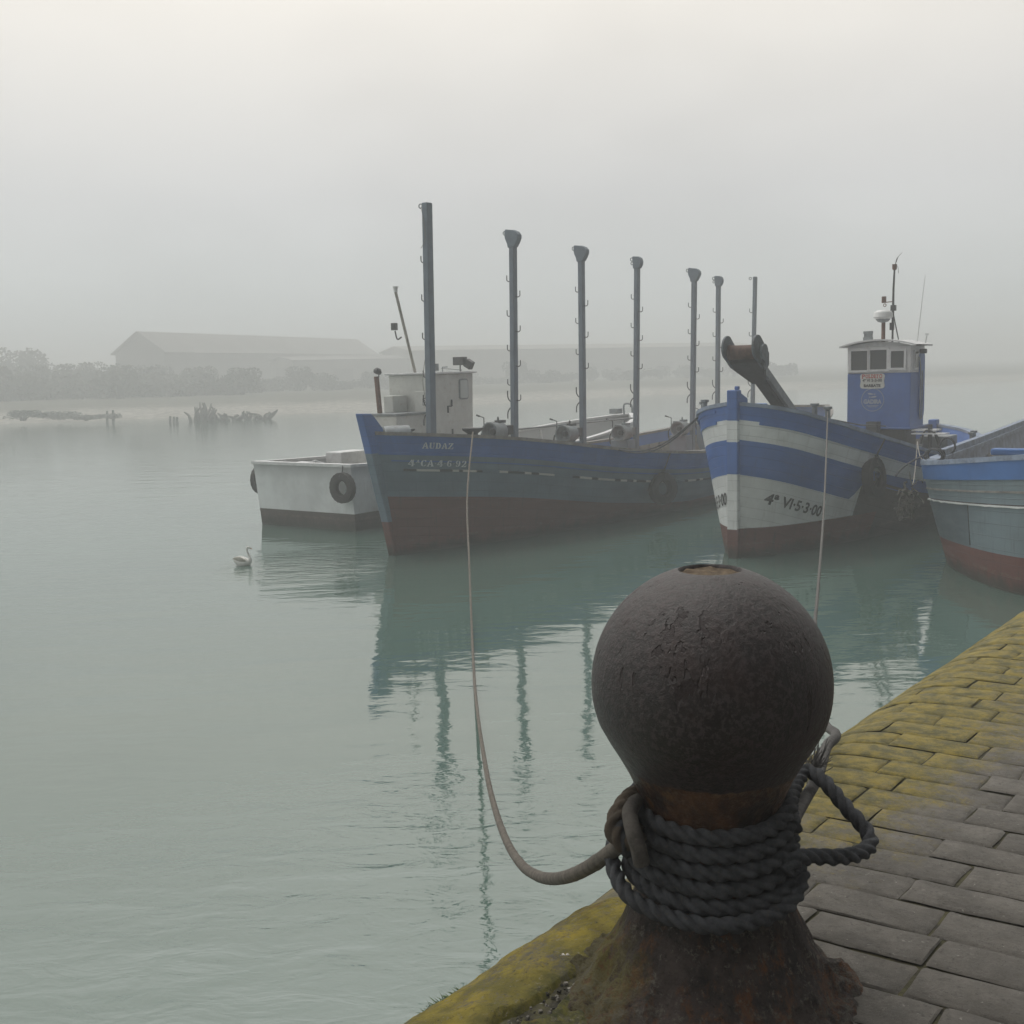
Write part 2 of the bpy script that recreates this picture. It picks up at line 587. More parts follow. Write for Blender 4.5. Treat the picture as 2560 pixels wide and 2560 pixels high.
def serif_letters(txt, h):
    """slab-serif stencil letters as polygons (x, y), thick stems and thin strokes"""
    T = .26; t = .10; sf = .09
    G = {
        'A': ([[(0, 0), (.34, 0), (.34, sf), (.25, sf), (.5, .98), (.42, 1), (.08, sf), (0, sf)],
               [(.47, .98), (.62, 1), (.95, sf), (1.02, sf), (1.02, 0), (.58, 0), (.58, sf), (.66, sf)],
               [(.3, .3), (.64, .3), (.62, .4), (.34, .4)]], 1.08),
        'U': ([[(0, 1), (.4, 1), (.4, 1 - sf), (.33, 1 - sf), (.33, .25), (.45, .08), (.45, 0), (.3, 0), (.12, .08), (.07, .25), (.07, 1 - sf), (0, 1 - sf)],
               [(.55, 1), (.9, 1), (.9, 1 - sf), (.8, 1 - sf), (.8, .25), (.72, .06), (.52, 0), (.52, .08), (.66, .14), (.7, .25), (.7, 1 - sf), (.55, 1 - sf)]], 1.0),
        'D': ([[(0, 0), (.36, 0), (.36, 1), (0, 1), (0, 1 - sf), (.1, 1 - sf), (.1, sf), (0, sf)],
               [(.42, 0), (.62, .02), (.82, .2), (.88, .5), (.82, .8), (.62, .98), (.42, 1), (.42, .9), (.54, .85), (.62, .7), (.64, .5), (.62, .3), (.54, .15), (.42, .1)]], 1.0),
        'Z': ([[(.04, .72), (.1, 1), (.86, 1), (.86, .93), (.3, .1), (.3, 0), (0, 0), (0, .07), (.56, .9), (.3, .9), (.14, .72)],
               [(.36, 0), (.86, 0), (.9, .32), (.82, .32), (.7, .1), (.36, .1)]], 1.0),
        '4': ([[(.5, .42), (.5, 1), (.4, 1), (0, .34), (0, .24), (.46, .24), (.46, .34), (.12, .34), (.4, .78), (.4, .42)],
               [(.5, 0), (.74, 0), (.74, 1), (.54, 1), (.54, .1), (.4, .1), (.4, 0)],
               [(.78, .24), (.92, .24), (.92, .34), (.78, .34)]], 1.0),
        'C': ([[(.4, 1), (.14, .84), (.04, .5), (.14, .16), (.4, 0), (.42, .1), (.33, .24), (.3, .5), (.33, .76), (.42, .9)],
               [(.48, 1), (.7, .94), (.74, 1), (.8, 1), (.8, .66), (.74, .66), (.64, .84), (.48, .9)],
               [(.48, 0), (.7, .06), (.82, .26), (.74, .3), (.62, .14), (.48, .1)]], .95),
        '6': ([[(.4, 1), (.14, .84), (.04, .5), (.08, .2), (.36, 0), (.38, .08), (.3, .25), (.3, .5), (.34, .78), (.44, .9)],
               [(.48, 1), (.7, .94), (.74, .74), (.6, .7), (.56, .88), (.48, .92)],
               [(.42, .6), (.66, .56), (.8, .3), (.68, .06), (.44, 0), (.44, .08), (.54, .14), (.57, .3), (.54, .46), (.42, .52)]], .95),
        '9': ([[(.42, 0), (.68, .16), (.78, .5), (.74, .8), (.46, 1), (.44, .92), (.52, .75), (.52, .5), (.48, .22), (.38, .1)],
               [(.34, 0), (.12, .06), (.08, .26), (.22, .3), (.26, .12), (.34, .08)],
               [(.4, .4), (.16, .44), (.02, .7), (.14, .94), (.38, 1), (.38, .92), (.28, .86), (.25, .7), (.28, .54), (.4, .48)]], .95),
        '2': ([[(.02, .7), (.14, .94), (.38, 1), (.38, .92), (.28, .84), (.24, .66)],
               [(.44, 1), (.66, .92), (.76, .72), (.66, .48), (.3, .14), (.3, 0), (0, 0), (0, .06), (.42, .48), (.5, .7), (.44, .92)],
               [(.36, 0), (.76, 0), (.8, .26), (.72, .26), (.66, .12), (.36, .12)]], .95),
        'a': ([[(0, .55), (.2, .55), (.34, 1), (.28, 1), (.12, .62)], [(.3, 1), (.38, 1), (.52, .55), (.36, .55)]], .66),
        '.': ([[(.1, .45), (.2, .45), (.2, .55), (.1, .55)]], .42),
    }
    polys = []; x = 0
    for ch in txt:
        small = ch == 'a'
        k = 1.0
        g, w = G[ch.upper() if ch not in 'a.' else ch]
        for p in g: polys.append([(x + a * h, b * h) for a, b in p])
        x += w * h * 1.04
    return polys, x


def hull_serif(hull, txt, h, x0, d0, sg, mat, parent, off=.012, name='lettering'):
    polys, w = serif_letters(txt, h)
    mb = MB()
    for p in polys:
        vs = [hull.ptd(x0 + a, d0 - b, sg, off) for a, b in p]
        n = len(vs)
        import mathutils.geometry as mg
        tris = mg.tessellate_polygon([[Vector((a, b, 0)) for a, b in p]])
        mb.add(vs, [tuple(t) for t in tris])
    return mb.build(name, mat, parent)


def flat_text(txt, size, origin, xdir, zdir, mat, parent, bold=0, align='C', off=.006, name='lettering', sx=1.0):
    vs, fs = text_mesh(txt, size, bold, 0, sx)
    w = max(v.x for v in vs); mn = min(v.x for v in vs)
    xd = Vector(xdir); zd = Vector(zdir); n = xd.cross(zd).normalized()
    mb = MB()
    mb.add([Vector(origin) + xd * (v.x - ((w + mn) / 2 if align == 'C' else 0)) + zd * v.y + n * off for v in vs], fs)
    return mb.build(name, mat, parent)


def boat(name, O, az, label):
    return thing(name, (O[0], O[1], 0), label, 'boat', R(90 - az))


def bpos(O, az, x, b, z):
    a = R(az)
    return Vector((O[0] + x * math.sin(a) + b * math.cos(a), O[1] + x * math.cos(a) - b * math.sin(a), z))


def hook(parent, c, sx, L=.11, r=.011, axis=1, flip=1):
    """J hook standing out along local y (axis=1) by sx"""
    mb = MB()
    pts = [(0, 0, 0), (0, sx * L * .6, flip * -.01), (0, sx * L * .95, flip * .015), (0, sx * L, flip * .05), (0, sx * L, flip * .12)]
    mb.tube([Vector(c) + Vector(p) for p in spline(pts, 4)], r, 6)
    return mb.build('hook', M['dark_steel'], parent, smooth=60)


def tyre(label, c, Mrot, R0=.3, r=.1, rope_to=None, sq=.9):
    t = thing('tyre_fender', c, label, 'tyre')
    mb = MB()
    prof = []
    rows = []
    n = 40
    # tyre cross-section: flat tread with sidewalls
    sec = [(.5, -1), (.95, -.85), (1, -.5), (1, .5), (.95, .85), (.5, 1), (-.6, .95), (-1, .6), (-.9, .5), (-.5, .75), (.3, .75), (.6, .4), (.6, -.4), (.3, -.75), (-.5, -.75), (-.9, -.5), (-1, -.6), (-.6, -.95)]
    for i in range(n + 1):
        a = 2 * PI * i / n
        row = []
        for (p, q) in sec:
            rr = R0 + r * p
            if p >= .95 and i % 2: rr -= .008
            row.append(Mrot @ Vector((rr * math.cos(a), rr * math.sin(a), q * r * sq)))
        rows.append(row)
    mb.grid(rows, 0, True)
    mb.build('tyre', M['rubber'], t, smooth=30)
    if rope_to is not None:
        rt = Vector(rope_to) - Vector(c)
        top = Mrot @ Vector((0, R0 - r * .2, 0))
        top = max([Mrot @ Vector(((R0) * math.cos(a), (R0) * math.sin(a), 0)) for a in [k * PI / 16 for k in range(32)]], key=lambda v: v.z)
        mb = MB()
        mb.tube(spline([rt, rt.lerp(top, .5) + Vector((0, -.01, 0)), top], 5), .014, 6)
        mb.tube(spline([rt.lerp(top, .62), top + Mrot @ Vector((0, 0, r * 1.05)), top - Vector((0, 0, r))], 4), .012, 6)
        mb.tube(spline([rt.lerp(top, .62), top - Mrot @ Vector((0, 0, r * 1.05)), top - Vector((0, 0, r))], 4), .012, 6)
        mb.build('hanging_rope', M['rope_dark'], t, smooth=60)
    return t


# ================================================================ 1. grey-blue boat with masts
AO = (-2.19, 19.8); AZ = 35
A = boat('fishing_boat', AO, AZ, 'long open grey and blue wooden boat with seven tall posts and red bottom')
HA = Hull(-.38, 20.6, .08, 20.3,
          tab([-.38, 0, 1, 2, 3.5, 5, 7.6, 12, 17, 19.5, 20.6], [.06, .34, .84, 1.22, 1.72, 2.05, 2.3, 2.3, 1.9, 1.3, .8]),
          tab([0, 1, 2, 3.5, 5, 8, 12, 17, 19.5, 20.3], [.05, .4, .75, 1.12, 1.42, 1.85, 1.95, 1.3, .7, .3]),
          tab([-.38, 2, 5, 7.6, 10.5, 14, 17, 20.6], [2.2, 1.98, 1.57, 1.33, 1.27, 1.35, 1.5, 1.85]), 1.15)
rowsA = [lambda x: 0, lambda x: .33, lambda x: 1.12 if HA.zs(x) > 1.3 else HA.zs(x) - .2, lambda x: HA.zs(x) + .5]
HA.skin(rowsA, lambda i, x, sg: i, [M['blue'], M['grey_hull'], M['red_bottom']], A, n=80, cap1=True)
HA.rail(M['rail_wood'], A, .18, .06, .04, ends=(False, True))
HA.inner([M['blue'], M['inner_grey'], M['deck']], A, .12, .45, .3)
mb = MB()
for sg in (1, -1):
    HA.strip(mb, .335, -.3, 20.2, sg, .05, .022)
    HA.strip(mb, .47, -.1, 20.2, sg, .02, .008)
mb.build('rubbing_strake', M['blue'], A, smooth=40)
# scraped strake with pale and dark patches
t = NT('scraped_white_strake')
n1 = t.noise(2.2, 1, .3, t.mapping((1.3, .01, .01)))
c = t.mix(t.ramp(n1, (.49, .5)), (.05, .06, .07), (.5, .5, .48))
n2 = t.noise(1.3, 1, .3, t.mapping((1, .01, .01), loc=(7, 0, 0)))
c = t.mix(t.ramp(n2, (.56, .57)), c, (.125, .185, .245))
t.color(c); t.rough(.6)
M['strake_scraped'] = t.m
mb = MB()
for sg in (1, -1):
    HA.strip(mb, .63, .1, 20, sg, .035, .028, 90)
mb.build('scraped_strake', M['strake_scraped'], A, smooth=40)
# stem post
mb = MB()
stem = [(-.68, 2.56), (-.45, 2.55), (-.38, 2.50), (-.16, 2.28), (-.14, 2.1), (-.02, 1.2), (.24, .0), (.36, -.5), (.14, -.5), (.03, 0), (-.15, .72), (-.30, 1.2), (-.52, 2.0)]
mb.prism(stem, .17)
so = mb.build('stem_post', [M['blue'], M['grey_hull'], M['red_bottom']], A, bevel=.015)
# colour zones of the stem: split by bisecting
import bmesh
def band_split(o, cuts, co=Vector((0, 0, 0)), no=Vector((0, 0, 1))):
    bm = bmesh.new(); bm.from_mesh(o.data)
    for z in cuts:
        bmesh.ops.bisect_plane(bm, geom=bm.verts[:] + bm.edges[:] + bm.faces[:], plane_co=(0, 0, z), plane_no=(0, 0, 1))
    for f in bm.faces:
        z = f.calc_center_median().z
        k = 0
        for q in cuts:
            if z < q: k += 1
        f.material_index = k
    bm.to_mesh(o.data); bm.free()
    uvl = o.data.uv_layers.new(name='UVMap')
    for lp in o.data.loops:
        v = o.data.vertices[lp.vertex_index].co
        uvl.data[lp.index].uv = (v.x + v.y, 3 - v.z)
band_split(so, [1.86, .62])
hull_serif(HA, 'AUDAZ', .108, .36, .235, 1, M['letter_white'], A)
xa_ = .16
for tok in ('4aCA', '.', '4', '.', '6', '.', '92'):
    hull_serif(HA, tok, .118, xa_, .56, 1, M['letter_white'], A)
    xa_ += serif_letters(tok, .118)[1]

# masts with hooks, heads and winches
mast_spec = [(2.1, -.70, 6.44, .172, None), (4.94, -.69, 6.17, .152, 'block'), (8.02, -.82, 6.09, .152, 'block'),
             (11.05, -1.04, 6.05, .15, 'small'), (13.9, -.79, 5.92, .15, 'block'), (16.9, -1.39, 5.9, .145, 'small'), (18.8, -1.06, 5.97, .135, None)]
for i, (x, b, zt, w, head) in enumerate(mast_spec):
    y = -b
    mb = MB()
    mb.box((x, y, (zt + .45) / 2), (w, w * .8, zt - .45))
    m = mb.build('mast', M['mast'], A, bevel=.02, seg=3)
    if i in (1, 2, 4):
        tilt = .015
    if head:
        k = 1 if head == 'block' else .72
        mb = MB()
        pts = [(-.16, -.03), (-.14, .01), (.05, -.02), (.13, -.05), (.18, -.11), (.185, -.18), (.15, -.26), (.09, -.36), (-.08, -.38), (-.10, -.29), (-.15, -.19), (-.165, -.1)]
        if head == 'small': pts = [(-.11, -.02), (-.09, .01), (.06, 0), (.12, -.04), (.15, -.11), (.145, -.2), (.11, -.27), (.08, -.3), (-.08, -.3), (-.09, -.15)]
        Mr = Matrix.Rotation(-PI / 2, 3, 'Z')
        mb.prism(pts, w * 1.05, 0, Mr, (x - .01, y, zt + .01))
        mb.build('mast_head', M['mast'], m, bevel=.015)
    mb = MB()
    zz = zt - .05
    yl = y + (.17 if head == 'block' else .12)
    Mt = Matrix.Rotation(PI / 2, 3, 'Y')
    mb.torus((x, yl + .04, zz), .04, .012, Mt, 16, 6)
    if head == 'small': mb.torus((x, yl + .03, zz - .1), .035, .012, Mt, 16, 6)
    mb.build('eye_ring', M['steel_grey'], m, smooth=60)
    L0 = zt - (1.05 if head else 1.1)
    z = L0
    while z > 2.9:
        hook(m, (x, y + w * .38, z), 1)
        if 0 < i < 6: hook(m, (x, y - w * .38, z - .33), -1)
        z -= .73
    mb = MB()
    zc = 2.5
    for sgn in (1, -1):
        pts = [(0, 0, 0), (0, .07, sgn * .05), (0, .115, sgn * .13), (0, .12, sgn * .26)]
        mb.tube([Vector((x, y + w * .36, zc + sgn * .04)) + Vector(p) for p in spline(pts, 4)], .014, 6)
    mb.build('cleat_hook', M['dark_steel'], m, smooth=60)
    th_ = .017 + .005 * math.sin(i * 2.3)
    pv_ = Matrix.Translation((x, y, .5))
    m.matrix_basis = pv_ @ Matrix.Rotation(th_, 4, 'X') @ Matrix.Rotation(.004 * math.cos(i * 1.7), 4, 'Y') @ pv_.inverted()
    if i == 0:
        mb = MB(); mb.tube(spline([(x, yl + .03, zz - .03), (x - .1, y + .02, zz - .25), (x - .1, y - .02, zz - .6), (x - .1, y + .05, zz - .75), (x - .1, y + .09, zz - .8)], 6), .006, 5); mb.build('halyard', M['rope_pale'], m); mb = MB()
        mb.tube(spline([(x, yl - .02, 3.6), (x - .06, yl + .02, 3.1), (x - .02, yl + .0, 2.75), (x - .09, y, 2.55)], 6), .006, 5)
        mb.build('halyard', M['rope_pale'], m)
    # winch
    if 0 < i < 7:
        zw = (0, 1.95, 1.72, 1.57, 1.52, 1.64)[min(i, 5)]
        if i == 6: continue
        mb = MB()
        cx = x - .6; cy = y + .06
        Mx = Matrix.Rotation(PI / 2, 3, 'Y')
        mb.lathe([(.02, -.05), (.12, -.05), (.17, -.16), (.185, -.2), (.215, -.2), (.22, -.16), (.2, -.02), (.19, .12), (.2, .2), (.02, .2)], 28, (cx, cy, zw), 0, Mx)
        wd = mb.build('winch', M['steel_grey'], A, smooth=40)
        mb = MB()
        mb.lathe([(.01, -.12), (.06, -.11), (.07, -.04), (.02, -.04)], 16, (cx, cy, zw), 0, Mx)
        mb.build('hub', M['dark_steel'], wd, smooth=40)
        mb = MB()
        mb.lathe([(.01, .2), (.14, .2), (.14, .34), (.1, .38), (.01, .38)], 18, (cx, cy, zw), 0, Mx)
        mb.box((cx + .15, cy + .19, zw + .1), (.22, .12, .2)); mb.box((cx + .2, cy, zw + .21), (.25, .12, .06)); mb.box((cx + .45, cy - .03, zw + .02), (.3, .16, .2))
        mb.lathe([(.03, 0), (.02, .08), (.005, .1)], 10, (cx + .12, cy, zw + .22))
        mb.build('motor', M['dark_steel'] if i < 3 else M['steel_grey'], wd, smooth=40)
        mb = MB()
        zb = zw - .19
        mb.box((cx + .12, cy + .05, (.4 + zb) / 2), (.42, .5, zb - .4))
        mb.build('pedestal', M['mast'], wd, bevel=.015)
        mb = MB()
        mb.tube([(cx - .02, cy + .27, zw + .1), (cx - .02, cy + .27, zw + .3)], .012, 6)
        mb.tube([(cx - .02, cy + .27, zw + .3), (cx - .02, cy + .44, zw + .35)], .012, 6)
        mb.tube([(cx - .02, cy + .38, zw + .33), (cx - .02, cy + .46, zw + .355)], .022, 6)
        mb.build('control_lever', M['dark_steel'], wd, smooth=60)
        mb = MB()
        mb.tube(spline([(cx, cy + .2, zw + .05), (cx - .02, cy + .34, zw - .05), (cx, cy + .36, zw - .25), (cx + .05, cy + .28, zw - .45)], 6), .018, 6)
        mb.build('hose', M['rubber'], wd, smooth=60)
# forward drum, bitts and white pole on the bow
mb = MB()
Mx = Matrix.Rotation(PI / 2, 3, 'Y') 
mb.lathe([(.19, -.2), (.24, -.2), (.25, -.15), (.25, .28), (.2, .3), (.19, .25), (.19, -.19)], 28, (.85, .55, 2.02), 0, Matrix.Rotation(R(-35), 3, 'Z') @ Mx, cap=False)
mb.build('bow_drum', M['steel_grey'], A, smooth=40)
mb = MB()
mb.lathe([(.1, -.35), (.1, .0), (.19, .06), (.2, .1), (.02, .1)], 20, (1.55, -.75, 2.1)); 
mb.build('bitt', M['dark_steel'], A, smooth=40)
mb = MB()
mb.lathe([(.07, -.35), (.07, .0), (.13, .03), (.13, .06), (.02, .06)], 16, (1.75, .95, 2.1))
mb.build('bitt', M['dark_steel'], A, smooth=40)
mb = MB()
mb.tube([(1.2, -.25, 2.03), (3.9, .2, 1.72)], .035, 8)
mb.build('white_pole', M['white_paint'], A, smooth=60)
mb = MB()
mb.box((8.6, .2, .62), (1.8, 2.6, .3)); mb.box((12.2, .1, .66), (2.4, 2.6, .4))
mb.build('hatch_cover', M['orange_deck'], A, bevel=.03)
# inner ribs of the far bulwark
for x in np.arange(6, 19.5, .55):
    mb = MB()
    a = HA.ptd(x, .3, -1); b = HA.ptd(x, HA.zs(x) - .5, -1)
    mb.bar(a + Vector((0, -.16, 0)), b + Vector((0, -.16, 0)), .07, .08, up=(1, 0, 0))
    mb.build('rib', M['inner_grey'], A)
mb = MB()
mb.tube([(5.2, .85, 1.95), (11, 1.1, 1.92)], .02, 6)
mb.build('tie_rod', M['steel_grey'], A, smooth=60)

# tyre on its near side
ct = HA.ptd(6.45, .72, 1, .16)
rt = HA.ptd(6.45, -.05, 1, .06)
ry = R(90 - AZ)
MA = Matrix.Rotation(ry, 3, 'Z')
toW = lambda O, az, p: Vector((O[0], O[1], 0)) + Matrix.Rotation(R(90 - az), 3, 'Z') @ p
tyre('black tyre hanging on the grey boat near the striped bow', toW(AO, AZ, ct), MA @ Matrix.Rotation(R(-24), 3, 'Z') @ Matrix.Rotation(R(84), 3, 'X'), .25, .10, toW(AO, AZ, rt))

# ================================================================ 2. white barge-like boat
WO = (-4.47, 23.75)
B = boat('fishing_boat', WO, 35, 'white steel boat with square stern and cream wheelhouse behind the grey boat')
HW = Hull(0, 14.5, .12, 14,
          tab([0, 3, 8, 11, 13, 14.5], [1.45, 1.6, 1.75, 1.5, .95, .05]), tab([.12, 3, 8, 11, 13, 14], [1.4, 1.5, 1.6, 1.2, .6, .03]),
          tab([0, 4, 8, 11, 14.5], [1.36, 1.28, 1.3, 1.5, 1.78]), 1)
HW.skin([lambda x: 0, lambda x: HW.zs(x) - .36, lambda x: HW.zs(x) + .5], lambda i, x, sg: i, [M['white_steel'], M['brown_bottom']], B, cap0=True, sub=4)
HW.rail(M['white_paint'], B, .16, .06, .03, ends=(True, False))
HW.inner([M['white_steel'], M['white_steel'], M['deck']], B, .1, .75, .25)
for x in np.arange(.8, 13, .95):
    for sg in (1, -1):
        mb = MB()
        a = HW.ptd(x, .06, sg); b = HW.ptd(x, .6, sg)
        k = Vector((0, sg * .13, 0))
        mb.bar(a + k, b + k, .06, .05, up=(1, 0, 0))
        mb.build('bulwark_stay', M['white_paint'], B)
mb = MB(); mb.tube(spline([(3.4, 1.5, .8), (3.4, 1.47, 1.25), (3.35, 1.4, 1.38), (3.3, 1.3, 1.36)], 5), .025, 6); mb.build('davit', M['steel_grey'], B, smooth=60)
mb = MB(); mb.box((.35, .25, 1.37), (.2, .28, .05)); mb.tube([(.3, .1, 1.35), (.35, -.1, 1.42), (.6, -.25, 1.3)], .03, 6); mb.build('fairlead', M['white_paint'], B, bevel=.01)
# inner lining
mb = MB(); mb.box((2.6, 1.1, 1.2), (.9, .5, .5)); mb.build('deck_box', M['white_paint'], B, bevel=.02)
# wheelhouse
mb = MB()
x0, x1, bl, br_ = 3.8, 5.3, -.75, .6
poly = [(x0, .8), (x1 + .02, .8), (x1 + .12, 3.2), (x0, 3.2)]
mb.prism(poly, br_ - bl, 0, None, (0, -(bl + br_) / 2, 0))
wh = mb.build('wheelhouse', M['cream_paint'], B, bevel=.03)
mb = MB(); mb.box(((x0 + x1) / 2 + .06, -(bl + br_) / 2, 3.222), (x1 - x0 + .28, br_ - bl + .12, .05)); mb.build('roof', M['white_paint'], wh, bevel=.015)
def rrect(w, h, r, n=5):
    pts = []
    for cx, cz, a0 in ((w / 2 - r, h / 2 - r, 0), (-w / 2 + r, h / 2 - r, 90), (-w / 2 + r, -h / 2 + r, 180), (w / 2 - r, -h / 2 + r, 270)):
        for k in range(n + 1):
            a = R(a0 + 90 * k / n)
            pts.append((cx + r * math.cos(a), cz + r * math.sin(a)))
    return pts
mb = MB(); mb.prism(rrect(.36, .5, .07), .05, 0, None, (x1 - .3, -br_, 2.82)); wf = mb.build('window', M['steel_grey'], wh, bevel=.008)
mb = MB(); mb.prism(rrect(.29, .43, .05), .01, 0, None, (x1 - .3, -br_ - .028, 2.82)); mb.build('pane', M['glass_pale'], wf)
mb = MB(); mb.prism(rrect(.7, 1.75, .06), .02, 0, None, (x1 - .42, -br_ - .006, 2.02)); 
# door outline with hinges
for z in (2.45, 1.75):
    mb2 = MB()
    mb2.box((x1 - .8, -br_ - .02, z + .05), (.03, .03, .16)); mb2.box((x1 - .95, -br_ - .02, z - .1), (.03, .03, .16)); mb2.box((x1 - .875, -br_ - .012, z - .025), (.16, .02, .03))
    mb2.build('hinge', M['dark_steel'], wh)
# casing aft of the wheelhouse
mb = MB()
mb.box((3.22, .0, 1.5), (1.14, .9, 1.55))
cs = mb.build('engine_casing', M['cream_paint'], B, bevel=.03)
mb = MB(); mb.box((3.21, .0, 2.3), (1.2, .98, .05)); mb.build('casing_top', M['steel_grey'], cs, bevel=.01)
mb = MB(); mb.box((3.5, .3, 2.52), (.5, .3, .4)); mb.box((3.735, -.36, 2.56), (.14, .42, .5)); mb.build('vent_box', M['cream_paint'], cs, bevel=.02)
mb = MB(); mb.box((3.665, -.48, 2.56), (.02, .14, .17)); mb.box((3.657, -.48, 2.56), (.02, .1, .13), 1)
pl = mb.build('number_plate', [M['letter_black'], M['white_paint']], cs)
flat_text('0', .13, (3.643, -.48, 2.515), (0, -1, 0), (0, 0, 1), M['letter_black'], pl, .004)
mb = MB(); mb.tube([(2.85, .22, 2.28), (2.82, .26, 3.18)], .06, 14); pp = mb.build('exhaust_pipe', M['rust'], B, smooth=50)
mb = MB(); mb.lathe([(.01, 0), (.09, .01), (.1, .06), (.06, .12), (.01, .13)], 14, (2.84, .26, 3.25), 0, Matrix.Rotation(.5, 3, 'X')); mb.tube([(2.82, .19, 3.16), (2.82, .18, 3.27)], .015, 6); mb.build('rain_cap', M['dark_steel'], pp, smooth=50)
mb = MB(); mb.tube([(4.05, .1, 3.2), (3.7, .33, 5.15)], .035, 8); lm = mb.build('light_mast', M['frame_wood'], B, smooth=60)
mb = MB(); mb.lathe([(.05, 0), (.05, .1), (.07, .1), (.07, .13), (.01, .13)], 12, (3.7, .33, 5.15)); mb.build('lamp', M['plastic_white'], lm, smooth=50)
mb = MB(); mb.box((3.8, .5, 4.35), (.12, .12, .17)); mb.tube(spline([(3.82, .3, 4.1), (3.8, .42, 4.05), (3.8, .48, 4.25)], 4), .02, 6); mb.build('flood_lamp', M['dark_steel'], lm, bevel=.01)
mb = MB(); mb.box((5.1, -.45, 3.5), (.2, .3, .2)); mb.box((5.2, -.65, 3.42), (.15, .2, .2), 0, Matrix.Rotation(.5, 3, 'X')); mb.tube([(5.1, -.45, 3.24), (5.1, -.45, 3.5)], .02, 6); mb.build('searchlight', M['dark_steel'], wh, bevel=.03)
mb = MB(); mb.box((4.1, -.42, 3.36), (.14, .2, .17)); mb.tube([(4.3, -.5, 3.33), (5.1, -.5, 3.28)], .008, 5); mb.tube([(4.4, -.45, 3.24), (4.4, -.45, 3.36), (4.4, -.6, 3.36)], .015, 5); mb.build('horn', M['steel_grey'], wh)
mb = MB(); mb.tube(spline([(13.9, -.1, 1.8), (13.9, -.1, 2.1), (13.8, -.4, 2.1), (13.8, -.45, 1.85)], 5), .03, 6); mb.box((13.9, .2, 1.9), (.3, .3, .15)); mb.build('bow_roller', M['steel_grey'], B, smooth=50)
M35 = Matrix.Rotation(R(55), 3, 'Z')
tyre('grey tyre half hidden at the far left corner of the white boat', toW(WO, 35, Vector((.42, 1.64, .96))), M35 @ Matrix.Rotation(PI / 2, 3, 'X') @ Matrix.Rotation(R(5), 3, 'Y'), .255, .085)
tyre('grey tyre hanging on the stern of the white boat beside the leaning stem', toW(WO, 35, Vector((-.11, -1.3, .93))), M35 @ Matrix.Rotation(PI / 2, 3, 'Y'), .235, .085, toW(WO, 35, Vector((-.02, -1.25, 1.38))))

# ================================================================ 3. blue and white striped boat
PO = (3.72, 18.6); PZ = 36
P = boat('fishing_boat', PO, PZ, 'white and blue striped fishing boat with blue wheelhouse and roller arm')
HP = Hull(0, 11.8, 0, 11.5,
          tab([0, .2, .5, 1, 1.8, 2.5, 4, 5, 7.5, 8.5, 10, 11, 11.6, 11.8], [.1, .5, .86, 1.14, 1.42, 1.62, 1.95, 2.05, 2.05, 1.95, 1.5, .92, .35, .08]),
          tab([0, .5, 1, 2.5, 4, 6, 8, 10, 11.5], [.06, .4, .62, 1.08, 1.45, 1.75, 1.65, .9, .05]),
          tab([0, 1, 2.5, 5, 7, 8.5, 10, 11.8], [2.57, 2.28, 1.9, 1.4, 1.28, 1.38, 1.47, 1.6]), .95)
def d3(x):
    return 1.16 if x < 2.2 else (1.16 - .42 * min((x - 2.2) / .35, 1))
rowsP = [lambda x: 0, lambda x: .25, lambda x: .58 if x < 3 else .58 - .1 * min((x - 3) / 3, 1), d3,
         lambda x: max(HP.zs(x) - .5, d3(x) + .03), lambda x: HP.zs(x) + .5]
def matP(i, x, sg):
    if i == 3: return 1 if x < 2.42 else 3
    if i == 4: return 2 if x < 3.0 else 3
    return (0, 1, 0)[i]
HP.skin(rowsP, matP, [M['blue'], M['white_hull'], M['red_bottom'], M['brown_bottom']], P, n=110)
HP.rail(M['rail_blue'], P, .19, .06, .045)
HP.inner([M['blue'], M['inner_grey'], M['deck']], P, .12, .7, .3)
mb = MB()
for sg in (1, -1):
    HP.strip(mb, .08, .15, 11.6, sg, .04, .02)
    HP.strip(mb, .27, .15, 11.6, sg, .05, .02)
    HP.strip(mb, .8, .2, 4, sg, .012, .006)
mb.build('rubbing_strake', M['blue'], P, smooth=40)
mb = MB()
mb.prism([(-.09, 2.81), (.09, 2.81), (.1, 2.3), (.1, -.5), (.0, -.5), (-.06, 0), (-.08, .5), (-.09, 2.3)], .19)
so = mb.build('stem_post', [M['blue'], M['white_hull'], M['red_bottom']], P, bevel=.02)
band_split(so, [2.3, .5])
# blue band on the stem follows the hull stripe
mb = MB(); mb.box((-.012, 0, 1.69), (.16, .205, .55)); sb = mb.build('stem_stripe', M['blue'], P, bevel=.02)
mb = MB(); mb.prism([(.09, 2.78), (.42, 2.66), (.42, 2.2), (.09, 2.2)], .12); mb.box((.12, 0, 2.84), (.08, .07, .06)); mb.build('stem_knee', M['blue'], P, bevel=.015)
hull_text(HP, '4ª VI·5·3·00', .255, .28, 1.57, 1, M['letter_black'], P, bold=.006, shear=.18, sx=.98, slope=.0)
hull_text(HP, '4ª VI·5·3·00', .29, .07, 1.70, -1, M['letter_black'], P, bold=.006, shear=.1, sx=.52, slope=-.06)
mb = MB()
mb.prism([(11.62, 1.75), (11.9, 1.75), (11.9, -.4), (11.6, -.4)], .2); mb.build('stern_post', M['blue'], P, bevel=.02)
# interior ribs at the stern
for x in np.arange(7.6, 11.4, .5):
    for sg in (1, -1):
        mb = MB()
        a = HP.ptd(x, .3, sg); b = HP.ptd(x, HP.zs(x) - .75, sg)
        k = Vector((0, sg * .16, 0)); mb.bar(a + k, b + k, .07, .08, up=(1, 0, 0))
        mb.build('rib', M['inner_grey'], P)
mb = MB(); mb.box((9.6, -.1, .9), (1.5, 1.9, .32)); mb.build('hatch_cover', M['orange_deck'], P, bevel=.03)
